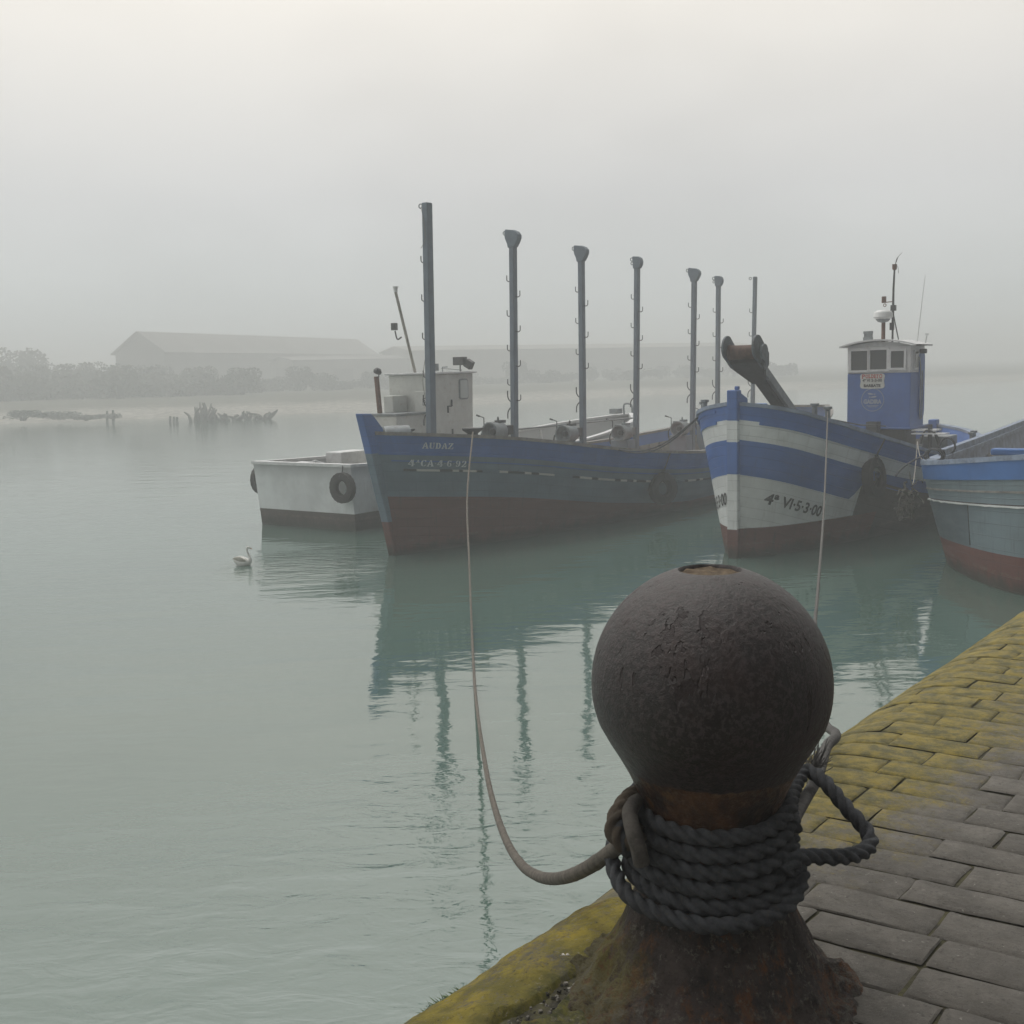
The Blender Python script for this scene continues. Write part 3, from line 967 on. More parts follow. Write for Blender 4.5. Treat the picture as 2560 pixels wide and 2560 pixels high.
# roller arm on the bow
mb = MB()
a0 = Vector((2.6, -.05, 2.02)); a1 = Vector((.82, .0, 3.12))
mb.bar(a0, a1, .2, .16)
arm = mb.build('roller_arm', M['dark_steel'], P, bevel=.015)
mb = MB(); mb.bar(a0 + Vector((.08, -.13, .02)), a1 + Vector((.12, -.13, .0)), .07, .15); mb.build('arm_flange', M['steel_grey'], arm, bevel=.01)
mb = MB()
dv = (a1 - a0).normalized(); up = Vector((-dv.z, 0, dv.x)); up = -up if up.z < 0 else up
def tri(y0, y1, mi=0):
    pass
# fork plate: trapezoid widening towards the roller
e = a1
vs = []
for th in (-.05, .05):
    for (l, y) in ((-.25, .11), (-.25, -.11), (.28, -.29), (.40, -.29), (.40, .29), (.28, .29)):
        vs.append(e + dv * l + Vector((0, y, 0)) + up * (th - .06))
mb.add(vs, [(0, 1, 2, 3, 4, 5), (11, 10, 9, 8, 7, 6)] + [(k, (k + 1) % 6, 6 + (k + 1) % 6, 6 + k) for k in range(6)])
mb.build('fork_plate', M['dark_steel'], arm, bevel=.012)
rc = e + dv * .52 + up * .04
for sg in (1, -1):
    mb = MB()
    pts = []
    for k in range(13):
        a = PI * k / 12 - PI / 2
        pts.append((.2 + .2 * math.cos(a) * 1.1, .05 + .24 * math.sin(a)))
    pts += [(-.3, .22), (-.42, .02), (-.36, -.14), (-.2, -.19)]
    vs = []
    n = len(pts)
    for yy in (sg * .25, sg * .29):
        for (l, h) in pts: vs.append(rc + dv * (l * .85 - .08) + up * h * .85 + Vector((0, yy, 0)))
    mb.add(vs, [tuple(range(n)), tuple(range(n, 2 * n))[::-1]] + [((k + 1) % n, k, n + k, n + (k + 1) % n) for k in range(n)])
    mb.build('cheek_plate', M['cheek'], arm, bevel=.01)
for sg in (1, -1):
    mb = MB()
    mb.lathe([(.01, 0), (.12, 0), (.13, .02), (.13, .05), (.01, .05)], 20, rc + Vector((0, sg * .31 - .025, 0)), 0, Matrix.Rotation(PI / 2, 3, 'X'))
    mb.build('bearing_cap', M['cheek'], arm, smooth=40)
mb = MB()
mb.lathe([(.01, -.245), (.135, -.245), (.135, -.22), (.12, -.21), (.12, .21), (.135, .22), (.135, .245), (.01, .245)], 26, rc, 0, Matrix.Rotation(PI / 2, 3, 'X'))
mb.build('roller', M['roller_rust'], arm, smooth=40)
mb = MB(); mb.bar((2.6, -.22, 1.5), (2.1, -.2, 2.32), .16, .16); mb.bar((2.7, .3, 1.2), (2.1, .25, 2.3), .1, .12); mb.build('arm_brace', M['steel_grey'], arm, bevel=.01)
mb = MB(); mb.prism([(1.75, 1.8), (2.1, 1.8), (2.05, 2.52), (1.8, 2.52)], .3, 0, None, (0, .42, 0)); mb.build('samson_post', M['blue_bright'], P, bevel=.03)
# bitts
for (x, b) in ((1.05, .98), (1.28, 1.12), (.75, -.9), (.9, -1.0), (8.3, 1.75), (8.6, 1.72)):
    z = HP.zs(x)
    mb = MB(); mb.lathe([(.045, -.1), (.045, .2), (.075, .21), (.075, .25), (.01, .25)], 14, (x, -b, z + .03)); mb.build('bitt', M['steel_grey'], P, smooth=40)
# wheelhouse
x0, x1, hw = 7.4, 8.4, .69
mb = MB()
mb.box(((x0 + x1) / 2, 0, 2.36), (x1 - x0, 2 * hw, 1.22))
mb.box(((x0 + x1) / 2, 0, 1.77), (x1 - x0 + .06, 2 * hw + .06, .05))
wh = mb.build('wheelhouse', M['blue_cabin'], P, bevel=.02)
mb = MB(); mb.box(((x0 + x1) / 2, 0, 3.26), (x1 - x0 + .004, 2 * hw + .004, .58)); mb.build('upper_wall', M['white_paint'], wh, bevel=.015)
mb = MB()
rows = []
for x in (x0 - .14, x1 + .12):
    for dz in (0, .035):
        rows.append([(x, y, 3.535 + .13 * (1 - (y / .83) ** 2) + dz) for y in np.linspace(-.83, .83, 13)])
b = len(mb.v)
mb.grid([rows[0], rows[1], rows[3], rows[2], rows[0]])
for j in (0, 12):
    mb.f.append((j, 13 + j, 39 + j, 26 + j)); mb.m.append(0)
mb.build('roof', M['white_paint'], wh, smooth=30)
mb = MB()
mb.prism([(-.66, 3.5), (.66, 3.5), (.66, 3.56), (.4, 3.62), (0, 3.652), (-.4, 3.62), (-.66, 3.56)], .02, 0, Matrix.Rotation(PI / 2, 3, 'Z'), (x0 + .03, 0, 0)); mb.build('roof_gable', M['white_paint'], wh)
for (yc, w, h, zc) in ((.42, .36, .42, 3.25), (.0, .36, .42, 3.26), (-.41, .28, .36, 3.255)):
    mb = MB()
    fw = .045
    X = x0 - .012
    mb.box((X, yc, zc + h / 2 + fw / 2), (.05, w + 2 * fw, fw)); mb.box((X, yc, zc - h / 2 - fw / 2), (.07, w + 2 * fw + .02, fw))
    mb.box((X, yc - w / 2 - fw / 2, zc), (.05, fw, h)); mb.box((X, yc + w / 2 + fw / 2, zc), (.05, fw, h))
    f = mb.build('window', M['white_paint'], wh)
    mb = MB(); mb.box((x0 - .006, yc, zc), (.012, w, h)); mb.build('pane', M['glass_dark'], f)
mb = MB(); mb.box((x0 + .32, -hw - .012, 3.24), (.3, .04, .42)); f = mb.build('window', M['white_paint'], wh)
mb = MB(); mb.box((x0 + .32, -hw - .034, 3.24), (.2, .01, .34)); mb.build('pane', M['glass_dark'], f)
mb = MB(); mb.prism(rrect(.4, 1.5, .19), .03, 0, None, (x0 + .76, -hw - .012, 2.7)); mb.build('door', M['blue_cabin'], wh, bevel=.008)
mb = MB(); mb.tube(spline([(x0 + .45, -hw - .05, 3.3), (x0 + .5, -hw - .07, 2.9), (x0 + .5, -hw - .06, 2.1), (x0 + .62, -hw - .06, 1.95), (x0 + .7, -hw - .05, 2.1), (x0 + .7, -hw - .05, 3.0)], 8), .014, 6); mb.build('cable', M['steel_grey'], wh, smooth=60)
mb = MB(); mb.box((x0 + .55, -hw - .1, 3.42), (.12, .14, .1)); mb.build('side_lamp', M['dark_steel'], wh, bevel=.02)
# name plate and round emblem on the front
fx = x0 - .001
def FP(y, z, o=.0): return (fx - o, y, z)
pts = []
for k in range(40):
    a = 2 * PI * k / 40
    ca, sa = math.cos(a), math.sin(a)
    px_ = .27 * math.copysign(abs(ca) ** .28, ca); pz_ = .165 * math.copysign(abs(sa) ** .28, sa)
    q = 1 - .06 * (abs(pz_) < .05)
    pts.append((px_ * q, pz_))
mb = MB(); mb.prism(pts, .012, 0, Matrix.Rotation(PI / 2, 3, 'Z'), (fx - .006, .13, 2.80)); npl = mb.build('name_plate', M['cream_paint'], wh)
LX = (0, -1, 0); LZ = (0, 0, 1)
# slab-serif red name, drawn letter by letter with growing ends
nm = 'POLDITO'; ws = [.075, .07, .06, .065, .04, .065, .08]; hs = [1.25, 1.08, 1, 1, 1, 1.08, 1.25]
yy = .13 + .225
for ch, w_, h_ in zip(nm, ws, hs):
    vs, fs = text_mesh(ch, .1 * h_, .004)
    mn = min(v.x for v in vs); mx = max(v.x for v in vs); ym = max(v.y for v in vs)
    mb = MB()
    k = (w_ * .86) / max(mx - mn, .02) if ch != 'I' else 1.4
    mb.add([Vector((fx - .016, yy - (v.x - mn) * k, 2.905 + v.y - ym / 2)) for v in vs], fs)
    # serifs
    if ch in 'PLDIT':
        for zz in ((2.905 - ym / 2,) if ch in 'PT' else (2.905 - ym / 2, 2.905 + ym / 2)):
            cxs = yy - (w_ * .4 if ch == 'T' else (.012 if ch != 'I' else .01))
            mb.box((fx - .0175, cxs, zz), (.003, .034, .014))
    mb.build('name_letter', M['letter_red'], npl)
    yy -= w_
flat_text('4ª VI 5-3-00', .088, FP(.13, 2.785, .0125), LX, LZ, M['letter_black'], npl, .0025, name='number_lettering')
flat_text('BARBATE', .082, FP(.13, 2.672, .0125), LX, LZ, M['letter_black'], npl, .004, sx=1.08, name='port_lettering')
mb = MB(); mb.torus((fx - .004, .12, 2.39), .245, .007, Matrix.Rotation(PI / 2, 3, 'Y'), 48, 6); em = mb.build('round_emblem', M['letter_pale'], wh, smooth=60)
flat_text('GADIRA', .125, FP(.12, 2.31, .003), LX, LZ, M['letter_pale'], em, .006, sx=.84, name='emblem_lettering')
mb = MB()
for (cy, cz, s_, fl) in ((.16, 2.52, 1, 1), (.10, 2.455, 1, -1)):
    pts = []
    for k in range(20):
        a = 2 * PI * k / 20
        pts.append((.065 * math.cos(a), .017 * math.sin(a) * (1 + .3 * math.cos(a) * fl)))
    pts2 = [(fx - .007, cy + p, cz + q + .12 * p * fl) for p, q in pts]
    mb.add(pts2, [tuple(range(20))])
    tx = cy + fl * -.06
    mb.add([(fx - .007, tx, cz - .007 * 1), (fx - .007, tx - fl * .045, cz + .03 - .012), (fx - .007, tx - fl * .03, cz), (fx - .007, tx - fl * .045, cz - .03)], [(0, 1, 2, 3)])
mb.box((fx - .006, .12, 2.265), (.003, .26, .010)); mb.box((fx - .006, .12, 2.238), (.003, .2, .010))
mb.build('emblem_fish', M['letter_pale'], em)
# dark machinery and stand under the wheelhouse
mb = MB(); mb.box((8.0, 0, 1.25), (.75, 1.1, .98)); mb.build('wheelhouse_base', M['dark_steel'], wh, bevel=.03)
mb = MB()
mb.box((6.9, .05, 1.3), (.6, .5, .7)); mb.lathe([(.01, -.4), (.2, -.4), (.2, .4), (.01, .4)], 18, (6.6, -.3, 1.3), 0, Matrix.Rotation(PI / 2, 3, 'X')); mb.box((7.1, .0, 1.75), (.25, .24, .35))
mb.tube(spline([(6.9, .3, 1.6), (6.7, 0, 1.72), (6.9, -.4, 1.55), (7.1, -.6, 1.3)], 6), .05, 8); mb.lathe([(.02, -.1), (.26, -.1), (.27, .1), (.02, .1)], 20, (7.0, -1.0, 1.2), 0, Matrix.Rotation(PI / 2, 3, 'X'))
mb.build('deck_winch', M['dark_steel'], P, smooth=35)
mb = MB(); mb.box((8.5, -1.0, 1.2), (.8, .6, .72)); mb.build('deck_box', M['steel_grey'], P, bevel=.02)
mb = MB(); mb.tube([(7.65, -1.05, .8), (7.65, -1.05, 1.85)], .05, 8); mb.tube(spline([(7.4, -1.3, .9), (7.4, -1.3, 1.55), (7.4, -1.0, 1.7), (7.4, -.9, 1.0)], 6), .02, 6); mb.tube([(8.1, -1.3, .8), (7.95, -1.05, 1.7)], .025, 6); mb.build('deck_posts', M['dark_steel'], P, smooth=50)
mb = MB(); mb.box((7.75, -.95, 1.72), (.5, .5, .03)); mb.box((7.5, -1.1, 1.66), (.4, .7, .02)); mb.build('work_table', M['white_paint'], P)
# roof gear
zr = 3.68
mb = MB(); mb.tube([(7.75, .02, zr - .1), (7.75, .02, 4.12)], .042, 12); rp = mb.build('radar_post', M['rust'], wh, smooth=50)
mb = MB(); mb.lathe([(.05, -.09), (.12, -.07), (.16, -.02), (.2, 0), (.21, .02), (.205, .03), (.2, .1), (.18, .135), (.12, .16), (.01, .17)], 28, (7.75, .03, 4.17)); mb.build('radar_dome', M['plastic_white'], rp, smooth=40)
mb = MB(); mb.lathe([(.02, -.1), (.11, -.075), (.155, -.025), (.155, -.005), (.02, -.005)], 24, (7.75, .03, 4.16)); mb.build('radar_base', M['steel_grey'], rp, smooth=40)
mb = MB()
mb.tube([(7.95, -.12, zr - .08), (7.95, -.12, 4.0)], .022, 8); mb.tube([(7.95, -.12, 4.0), (7.95, -.125, 4.8), (7.95, -.14, 5.2)], [.028, .024, .02], 8)
mb.tube([(7.95, -.27, zr - .08), (7.95, -.13, 4.25)], .012, 6); mb.box((7.95, -.13, 4.38), (.1, .1, .12)); mb.box((7.93, -.11, 3.98), (.08, .08, .16))
gm = mb.build('signal_mast', M['dark_steel'], wh, smooth=40)
mb = MB(); mb.tube([(7.95, -.13, 4.52), (7.95, .07, 4.51)], .01, 6); mb.lathe([(.05, 0), (.05, .14), (.01, .14)], 12, (7.95, .08, 4.50)); mb.torus((7.95, .06, 4.45), .03, .008, Matrix.Rotation(PI / 2, 3, 'Y'), 14, 6); mb.build('lamp', M['rust'], gm, smooth=40)
mb = MB(); mb.lathe([(.03, 0), (.05, .02), (.05, .1), (.055, .12), (.01, .12)], 12, (7.95, -.14, 5.2)); mb.build('top_lamp', M['rust'], gm, smooth=40)
mb = MB()
for k in range(6):
    mb.tube(spline([(7.95, -.15, 5.3), (7.95, -.165 - .004 * k, 5.38), (7.95, -.19 - .006 * k, 5.45 + .006 * k), (7.95, -.24 - .012 * k, 5.50 + .012 * k)], 4), .0035, 5)
mb.tube(spline([(7.95, -.16, 5.3), (7.95, -.21, 5.26), (7.95, -.23, 5.12)], 4), .005, 5)
mb.build('frayed_streamer', M['rope_grey'], gm)
mb = MB(); mb.tube([(8.2, -.58, 3.6), (8.3, -.70, 5.06)], [.012, .005], 6); mb.build('whip_antenna', M['plastic_white'], wh, smooth=50)
mb = MB(); mb.tube([(8.3, -.72, 3.55), (8.3, -.76, 3.78)], .016, 6); mb.box((8.3, -.76, 3.79), (.05, .07, .03)); mb.build('small_aerial', M['plastic_white'], wh)
mb = MB(); mb.box((7.6, .3, 3.79), (.04, .19, .2)); mb.box((7.59, .3, 3.86), (.08, .2, .06)); mb.box((7.59, .3, 3.72), (.08, .2, .08)); mb.build('searchlight', M['steel_grey'], wh, bevel=.01)
ct = HP.ptd(2.55, .68, 1, .1); rt = HP.ptd(2.55, -.04, 1, .07)
MP = Matrix.Rotation(R(90 - PZ), 3, 'Z')
tyre('black tyre hanging on the striped boat below its blue rail', toW(PO, PZ, ct), MP @ Matrix.Rotation(R(-6), 3, 'Z') @ Matrix.Rotation(R(84), 3, 'X'), .27, .095, toW(PO, PZ, rt))

# ================================================================ 4. near boat at the right
QO = (6.35, 17.2); QZ = 35
Q = boat('fishing_boat', QO, QZ, 'worn pale grey boat with bright blue rim at the right edge')
# loft between a rail outline and a waterline outline
def qline(kind):
    # transom from left corner to right, then the right side; and the left side
    zf = lambda x: 1.64 + .012 * x
    if kind == 'rail':
        tr = [(0, 0), (-.22, .2), (-.95, .85), (-1.65, 1.55), (-1.95, 2.2), (-1.6, 3.0), (-.5, 3.5)]
        tz = [1.64, 1.66, 1.76, 1.87, 1.93, 1.88, 1.8]
    else:
        tr = [(1.0, .14), (.4, .33), (-.58, .9), (-1.3, 1.5), (-1.6, 2.15), (-1.2, 2.8), (.3, 3.25)]
        tz = [0] * 7
    return tr, tz
class QH:
    pass
trR, tzR = qline('rail'); trW, tzW = qline('wl')
sR = spline([(a, -b, z) for (a, b), z in zip(trR, tzR)], 8)
sW = spline([(a, -b, 0) for (a, b) in trW], 8)
nR = len(sR)
# extend along both sides
sideL_R = [(x, .02 * x - .0 if False else min(.03 * x, .25), 1.64 + .002 * x + .001 * x * x) for x in np.linspace(11, .4, 22)]
sideL_W = [(x + .9, min(.02 * x, .15) - .14, 0) for x in np.linspace(11, .4, 22)]
sideR_R = [(x, -3.6 - min(.03 * x, .25), 1.7 + .02 * x + .004 * x * x) for x in np.linspace(.5, 11, 22)]
sideR_W = [(x + .7, -3.3 - min(.03 * x, .2), 0) for x in np.linspace(.5, 11, 22)]
RL = [Vector(p) for p in sideL_R] + [Vector(p) for p in sR] + [Vector(p) for p in sideR_R]
WL = [Vector(p) for p in sideL_W] + [Vector(p) for p in sW] + [Vector(p) for p in sideR_W]
arc = [0]
for a, b in zip(RL, RL[1:]): arc.append(arc[-1] + (b - a).length)
arc0 = arc[len(sideL_R)]
def QP(i, f, off=0):
    g = f ** 1.25 if f <= 1 else f
    p = RL[i].lerp(WL[i], g) if f <= 1 else WL[i] + (WL[i] - RL[i]) * ((f - 1) * .8)
    p = Vector((p.x, p.y, RL[i].z * (1 - f)))
    if off:
        a = RL[min(i + 1, len(RL) - 1)] - RL[max(i - 1, 0)]
        n = Vector((a.y, -a.x, 0)).normalized()
        cen = Vector((5.5, -1.8, 0)) - p
        if n.dot(cen) > 0: n = -n
        p = p + n * off
    return p
mb = MB()
fr = [0, .07, .145, .2, .27, .335, .345, .45, .55, .65, .72, .85, 1, 1.2]
fmat = [0, 0, 1, 1, 1, 3, 2, 2, 2, 2, 4, 4, 4]
rows = []
for fi, f in enumerate(fr):
    rows.append([QP(i, f) for i in range(len(RL))])
    for i in range(len(RL)): mb.uv[fi * len(RL) + i] = (arc[i], f * 1.7)
iA = len(sideL_R)
mb.grid(rows, matf=lambda i, j: (1 if (fmat[i] == 2 and arc[j] - arc0 > 1.18) else fmat[i]))
M['gap_dark'] = simple('dark_seam', (.03, .028, .026), .8, .5, 5, (.4, .4, .38), .9)
mb.build('hull', [M['blue_bright'], M['grey_light'], M['grey_panel'], M['gap_dark'], M['red_bottom']], Q, smooth=35)
def qstrip(f0, f1, off, mat, name, i0=0, i1=None, jag=0):
    mb = MB(); rows = []
    for i in range(i0, i1 if i1 else len(RL)):
        j = jag * noise.noise((i * 1.7, 3, 0)) if jag else 0
        rows.append([QP(i, f0, -.01), QP(i, f0 + j, off), QP(i, f1 + j, off), QP(i, f1, -.01)])
    b = mb.grid(rows, 0, True)
    return mb.build(name, mat, Q, smooth=35)
qstrip(.0, .15, .028, M['blue_bright'], 'rub_band')
qstrip(.235, .25, .012, M['rail_wood'], 'plank_edge')
qstrip(.345, .357, .03, M['white_hull'], 'scraped_strake', jag=.012)
# panel seam
ip = min(range(iA, len(RL)), key=lambda i: abs(arc[i] - arc0 - 1.22))
mb = MB(); mb.tube([QP(ip, .36, .004), QP(ip, .5, .006) + Vector((.01, 0, 0)), QP(ip, .7, .006)], .008, 5); mb.build('panel_seam', M['gap_dark'], Q)
# gunwale cap
mb = MB(); rows = []
for i in range(len(RL)):
    o = QP(i, 0, .04); n_ = QP(i, 0, -.17); w = .008 * noise.noise((i * .9, 1, 0))
    rows.append([Vector((o.x, o.y, o.z - .02)), Vector((o.x, o.y, o.z + .05 + w)), Vector((n_.x, n_.y, n_.z + .05 + w)), Vector((n_.x, n_.y, n_.z - .02))])
mb.grid(rows, 0, True); mb.build('gunwale', M['rail_blue'], Q, smooth=35)
mb = MB(); rows = []
for i in range(0, iA - 1):
    o = QP(i, 0, -.03); n_ = QP(i, 0, -.13)
    rows.append([Vector((o.x, o.y, o.z + .05)), Vector((o.x, o.y, o.z + .15)), Vector((n_.x, n_.y, n_.z + .15)), Vector((n_.x, n_.y, n_.z + .05))])
mb.grid(rows, 0, True); mb.build('rail_board', M['rail_blue'], Q, smooth=35)
# inside
mb = MB(); rows = []
for f in (0.0, .3, .31, .75):
    rows.append([QP(i, f, -.12) for i in range(len(RL))])
mb.grid(rows, matf=lambda i, j: 0 if i == 0 else 1); mb.build('inner_bulwark', [M['rail_blue'], M['brown_wood']], Q, smooth=35)
mb = MB(); mb.add([QP(i, .75, -.12) for i in range(len(RL))], [tuple(range(len(RL)))]); mb.build('deck', M['deck'], Q)
for x in np.arange(.5, 10.5, .3):
    mb = MB()
    i = min(range(iA), key=lambda k: abs(RL[k].x - x))
    a = QP(i, .32, -.15); b = QP(i, .74, -.15)
    mb.bar((x, a.y, a.z), (x, b.y, b.z), .045, .05, up=(1, 0, 0))
    mb.build('rib', M['frame_wood'], Q)
for x in (1.6, 2.9, 4.3):
    i = min(range(iA), key=lambda k: abs(RL[k].x - x))
    a = QP(i, .12, -.14)
    mb = MB(); mb.bar((x, a.y - .02, a.z), (x, a.y - .75, a.z - .7), .07, .07); mb.build('brace', M['frame_wood'], Q, bevel=.01)
mb = MB(); mb.box((-.75, -2.1, 1.9), (.2, 1.9, .09)); mb.build('stern_thwart', M['blue_bright'], Q, bevel=.02)
# rope lashings on its corner
rp = thing('rope_lashing', toW(QO, QZ, Vector((.5, -.05, 1.72))), 'dark rope lashed round the blue rim of the near right boat', 'rope')
Mq = Matrix.Rotation(R(90 - QZ), 3, 'Z')
mb = MB()
for k in range(3):
    x = -.35 + .1 * k
    c = [Vector((x + .02 * math.sin(a * 2), -.06 + .13 * math.cos(a), .03 + .1 * math.sin(a))) for a in np.linspace(0, 2 * PI, 16)]
    mb.tube([Mq @ p for p in c], .013, 6)
c = [Vector((.85 + .02 * math.sin(a * 2), .02 + .12 * math.cos(a), .09 + .14 * math.sin(a))) for a in np.linspace(0, 2 * PI, 16)]
mb.tube([Mq @ p for p in c], .016, 6)
mb.tube([Mq @ p for p in spline([(-.4, .05, .05), (-.75, .25, -.1), (-.9, .35, -.25)], 6)], .015, 6)
mb.build('strands', M['rope_dark'], rp, smooth=60)
# bundle of old net between the two boats
nb = MB()
random.seed(5)
cN = toW(QO, QZ, Vector((.3, .32, 1.02)))
for k in range(40):
    pts = []
    p = Vector((random.gauss(0, .045), random.gauss(0, .045), random.uniform(-.2, .22)))
    for j in range(5):
        pts.append(cN + p); p = p + Vector((random.gauss(0, .045), random.gauss(0, .045), random.gauss(-.03, .05)))
    nb.tube(spline(pts, 3), random.uniform(.008, .02), 5)
no = nb.build('net_bundle', M['rope_pale'], smooth=60)
no.data.materials[0] = simple('old_net', (.07, .065, .055), .9, .6, 14, (.3, .28, .25), .5)
tag(no, 'tangled old net bundle hanging between the striped boat and the near boat', 'net')

# ================================================================ quay
e1 = at_z(1570, 2190, ZQ); e2 = at_z(2560, 1525, ZQ)
ed = (e2 - e1); ed.z = 0; ed.normalize()
inl = Vector((ed.y, -ed.x, 0))                 # inland direction
qrot = math.atan2(inl.y, inl.x)                # local x = inland, local y = along the edge
RAD = .34
# local origin: e1 is the visible edge ; flat top starts RAD*.5 further inland
EO = e1 + inl * (-.208)
EO.z = ZQ
MQ = Matrix.Translation(EO) @ Matrix.Rotation(qrot, 4, 'Z')
def prof(u):
    """arc length u from the top of the vertical wall -> (inland x, z) relative to quay top"""
    L = RAD * PI / 2
    if u < 0: return (0.0, -RAD + u)
    if u < L:
        a = u / RAD
        return (RAD * (1 - math.cos(a)), -RAD + RAD * math.sin(a))
    return (RAD + u - L, 0.0)
def prof_n(u):
    L = RAD * PI / 2
    if u < 0: return (-1, 0)
    if u < L:
        a = u / RAD; return (-math.cos(a), math.sin(a))
    return (0, 1)
bc = at_z(1779, 2455, ZQ)      # bollard base centre
bl = MQ.inverted() @ bc
print('bollard local', bl, 'world', bc)

def ground_nodes(t):
    """shared moss / stone colours ; object x = inland metres"""
    xyz = t.sep()
    return xyz

# stone setts
t = NT('setts')
xyz = t.sep()
rnd = t.n.new('ShaderNodeAttribute'); rnd.attribute_name = 'shade'
stone = t.mix(t.ramp(t.noise(9, 8, .7), (.3, .7)), (.125, .114, .098), (.215, .198, .172))
stone = t.mix(t.math('MULTIPLY', rnd.outputs['Fac'], .5), stone, (.09, .083, .073))
spk = t.noise(70, 8, .85); stone = t.mix(t.math('MULTIPLY', t.ramp(spk, (.52, .64)), .6), stone, (.04, .036, .032)); stone = t.mix(t.math('MULTIPLY', t.ramp(t.noise(28, 8, .85, t.mapping((1, 1, 1), loc=(9, 1, 1))), (.54, .68)), .55), stone, (.26, .245, .215))
spk2 = t.noise(75, 3, .6, t.mapping((1, 1, 1), loc=(3, 5, 1))); stone = t.mix(t.math('MULTIPLY', t.ramp(spk2, (.66, .74)), .6), stone, (.42, .4, .36))
moss_n = t.noise(3.2, 6, .65); moss_f = t.noise(26, 8, .75)
edge = t.math('ADD', t.ramp(xyz[0], (.12, 1.15, 1, 0)), t.math('MULTIPLY', t.ramp(xyz[1], (-.1, 1.2, 0, 1)), .32))
mm = t.math('ADD', t.math('MULTIPLY', edge, .8), t.math('ADD', t.math('MULTIPLY', moss_n, .7), t.math('MULTIPLY', moss_f, .6)))
mm = t.math('ADD', mm, t.math('MULTIPLY', t.noise(85, 5, .8), .55))
mask = t.ramp(mm, (1.40, 1.74))
near = t.ramp(xyz[1], (-.4, .5, .25, 1))
mask = t.math('MULTIPLY', mask, near)
mossc = t.mix(t.ramp(t.noise(14, 6, .7), (.35, .65)), (.13, .118, .028), (.38, .29, .036))
mossc = t.mix(t.math('MULTIPLY', t.ramp(t.noise(45, 5, .7), (.5, .7)), .6), mossc, (.09, .10, .03))
c = t.mix(t.math('MULTIPLY', mask, .8), stone, mossc)
t.color(c); t.rough(t.ramp(moss_f, (.3, .7, .6, .9)))
t.bump(t.math('ADD', t.noise(42, 9, .85), t.math('MULTIPLY', t.noise(7, 4, .6), .8)), .8, .02)
M['setts'] = t.m

t = NT('joint_soil')
c = t.mix(t.ramp(t.noise(20, 6, .7), (.35, .65)), (.025, .022, .016), (.085, .078, .035))
t.color(c); t.rough(.95); t.bump(t.noise(60, 6, .7), .6, .01)
M['joint'] = t.m

# quay body (wall, rounded edge, top) slightly under the setts
mb = MB()
us = [-2.9, -1.5, -.6, -.2] + list(np.linspace(0, RAD * PI / 2, 10)) + [1.0, 3, 6, 14, 40]
vsq = list(np.linspace(-60, 120, 37))
rows = []
for v in vsq:
    row = []
    for u in us:
        x, z = prof(u); nx, nz = prof_n(u)
        row.append((x - nx * .0062, v, z - nz * .0062))
    rows.append(row)
mb.grid(rows[::-1])
qo = mb.build('quay', M['joint'], smooth=40); qo.matrix_world = MQ; tag(qo, kind='structure')

# setts : rows across the quay, skewed like the photograph
rA = at_z(2091, 1958, ZQ); rB = at_z(2262, 1982, ZQ)
rd = MQ.to_3x3().inverted() @ (rB - rA)
skew = rd.y / rd.x
print('skew deg', math.degrees(math.atan(skew)))
skew = .109
mb = MB(); shade = []
BL, BW, GAP = .272, .126, .005
random.seed(3)
v = -3.0
ri = 0
while v < 14:
    ri += 1
    off = random.choice((0, .5)) * BL * 0 + (ri % 2) * BL * .5 + random.uniform(-.04, .04)
    u = -.5 + off
    bw = BW * random.uniform(.94, 1.06)
    while u < 3.6:
        L = BL * random.uniform(.9, 1.12)
        cu = u + L / 2
        vloc = v + skew * max(prof(cu)[0], 0)
        inpatch = (cu < prof_patch(vloc) if False else (vloc < bl.y + .2 and prof(cu)[0] < bl.x - .02 + .12 * noise.noise((vloc * 3, 2, 0))) or ((prof(cu)[0] - bl.x) ** 2 + (vloc - bl.y) ** 2 < .2 ** 2))
        if not inpatch and not (vloc < -2.6):
            h = random.uniform(-.002, .002); tl = random.uniform(-.005, .005); tl2 = random.uniform(-.005, .005)
            nu = 5; nv = 3
            rows = []
            g0, g1 = GAP / 2, GAP / 2
            uu = [u + g0, u + g0 + .006] + list(np.linspace(u + .04, u + L - .04, 4)) + [u + L - g0 - .006, u + L - g0]
            vv = [g1, g1 + .006, bw / 2, bw - g1 - .006, bw - g1]
            sh = random.random()
            jit = [[(random.uniform(-.003, .003), random.uniform(-.003, .003)) for _ in uu] for _ in vv]
            for jv, dv_ in enumerate(vv):
                row = []
                for ju, uq in enumerate(uu):
                    eu = ju in (0, len(uu) - 1); ev = jv in (0, len(vv) - 1)
                    drop = (-.0045 if (eu or ev) else 0)
                    ju_, jv_ = jit[jv][ju]
                    x, z = prof(uq + ju_); nx, nz = prof_n(uq)
                    hh = h + drop + tl * (uq - cu) / L + tl2 * (dv_ - bw / 2) / bw * .5
                    row.append((x + nx * hh, v + dv_ + jv_ + skew * x, z + nz * hh))
                rows.append(row)
            n0 = len(mb.v)
            mb.grid(rows[::-1])
            shade += [sh ** 2] * (len(mb.v) - n0)
        u += L
    v += bw
po = mb.build('pavement', M['setts'], smooth=50); po.matrix_world = MQ; tag(po, kind='structure')
at = po.data.attributes.new('shade', 'FLOAT', 'POINT'); at.data.foreach_set('value', shade)

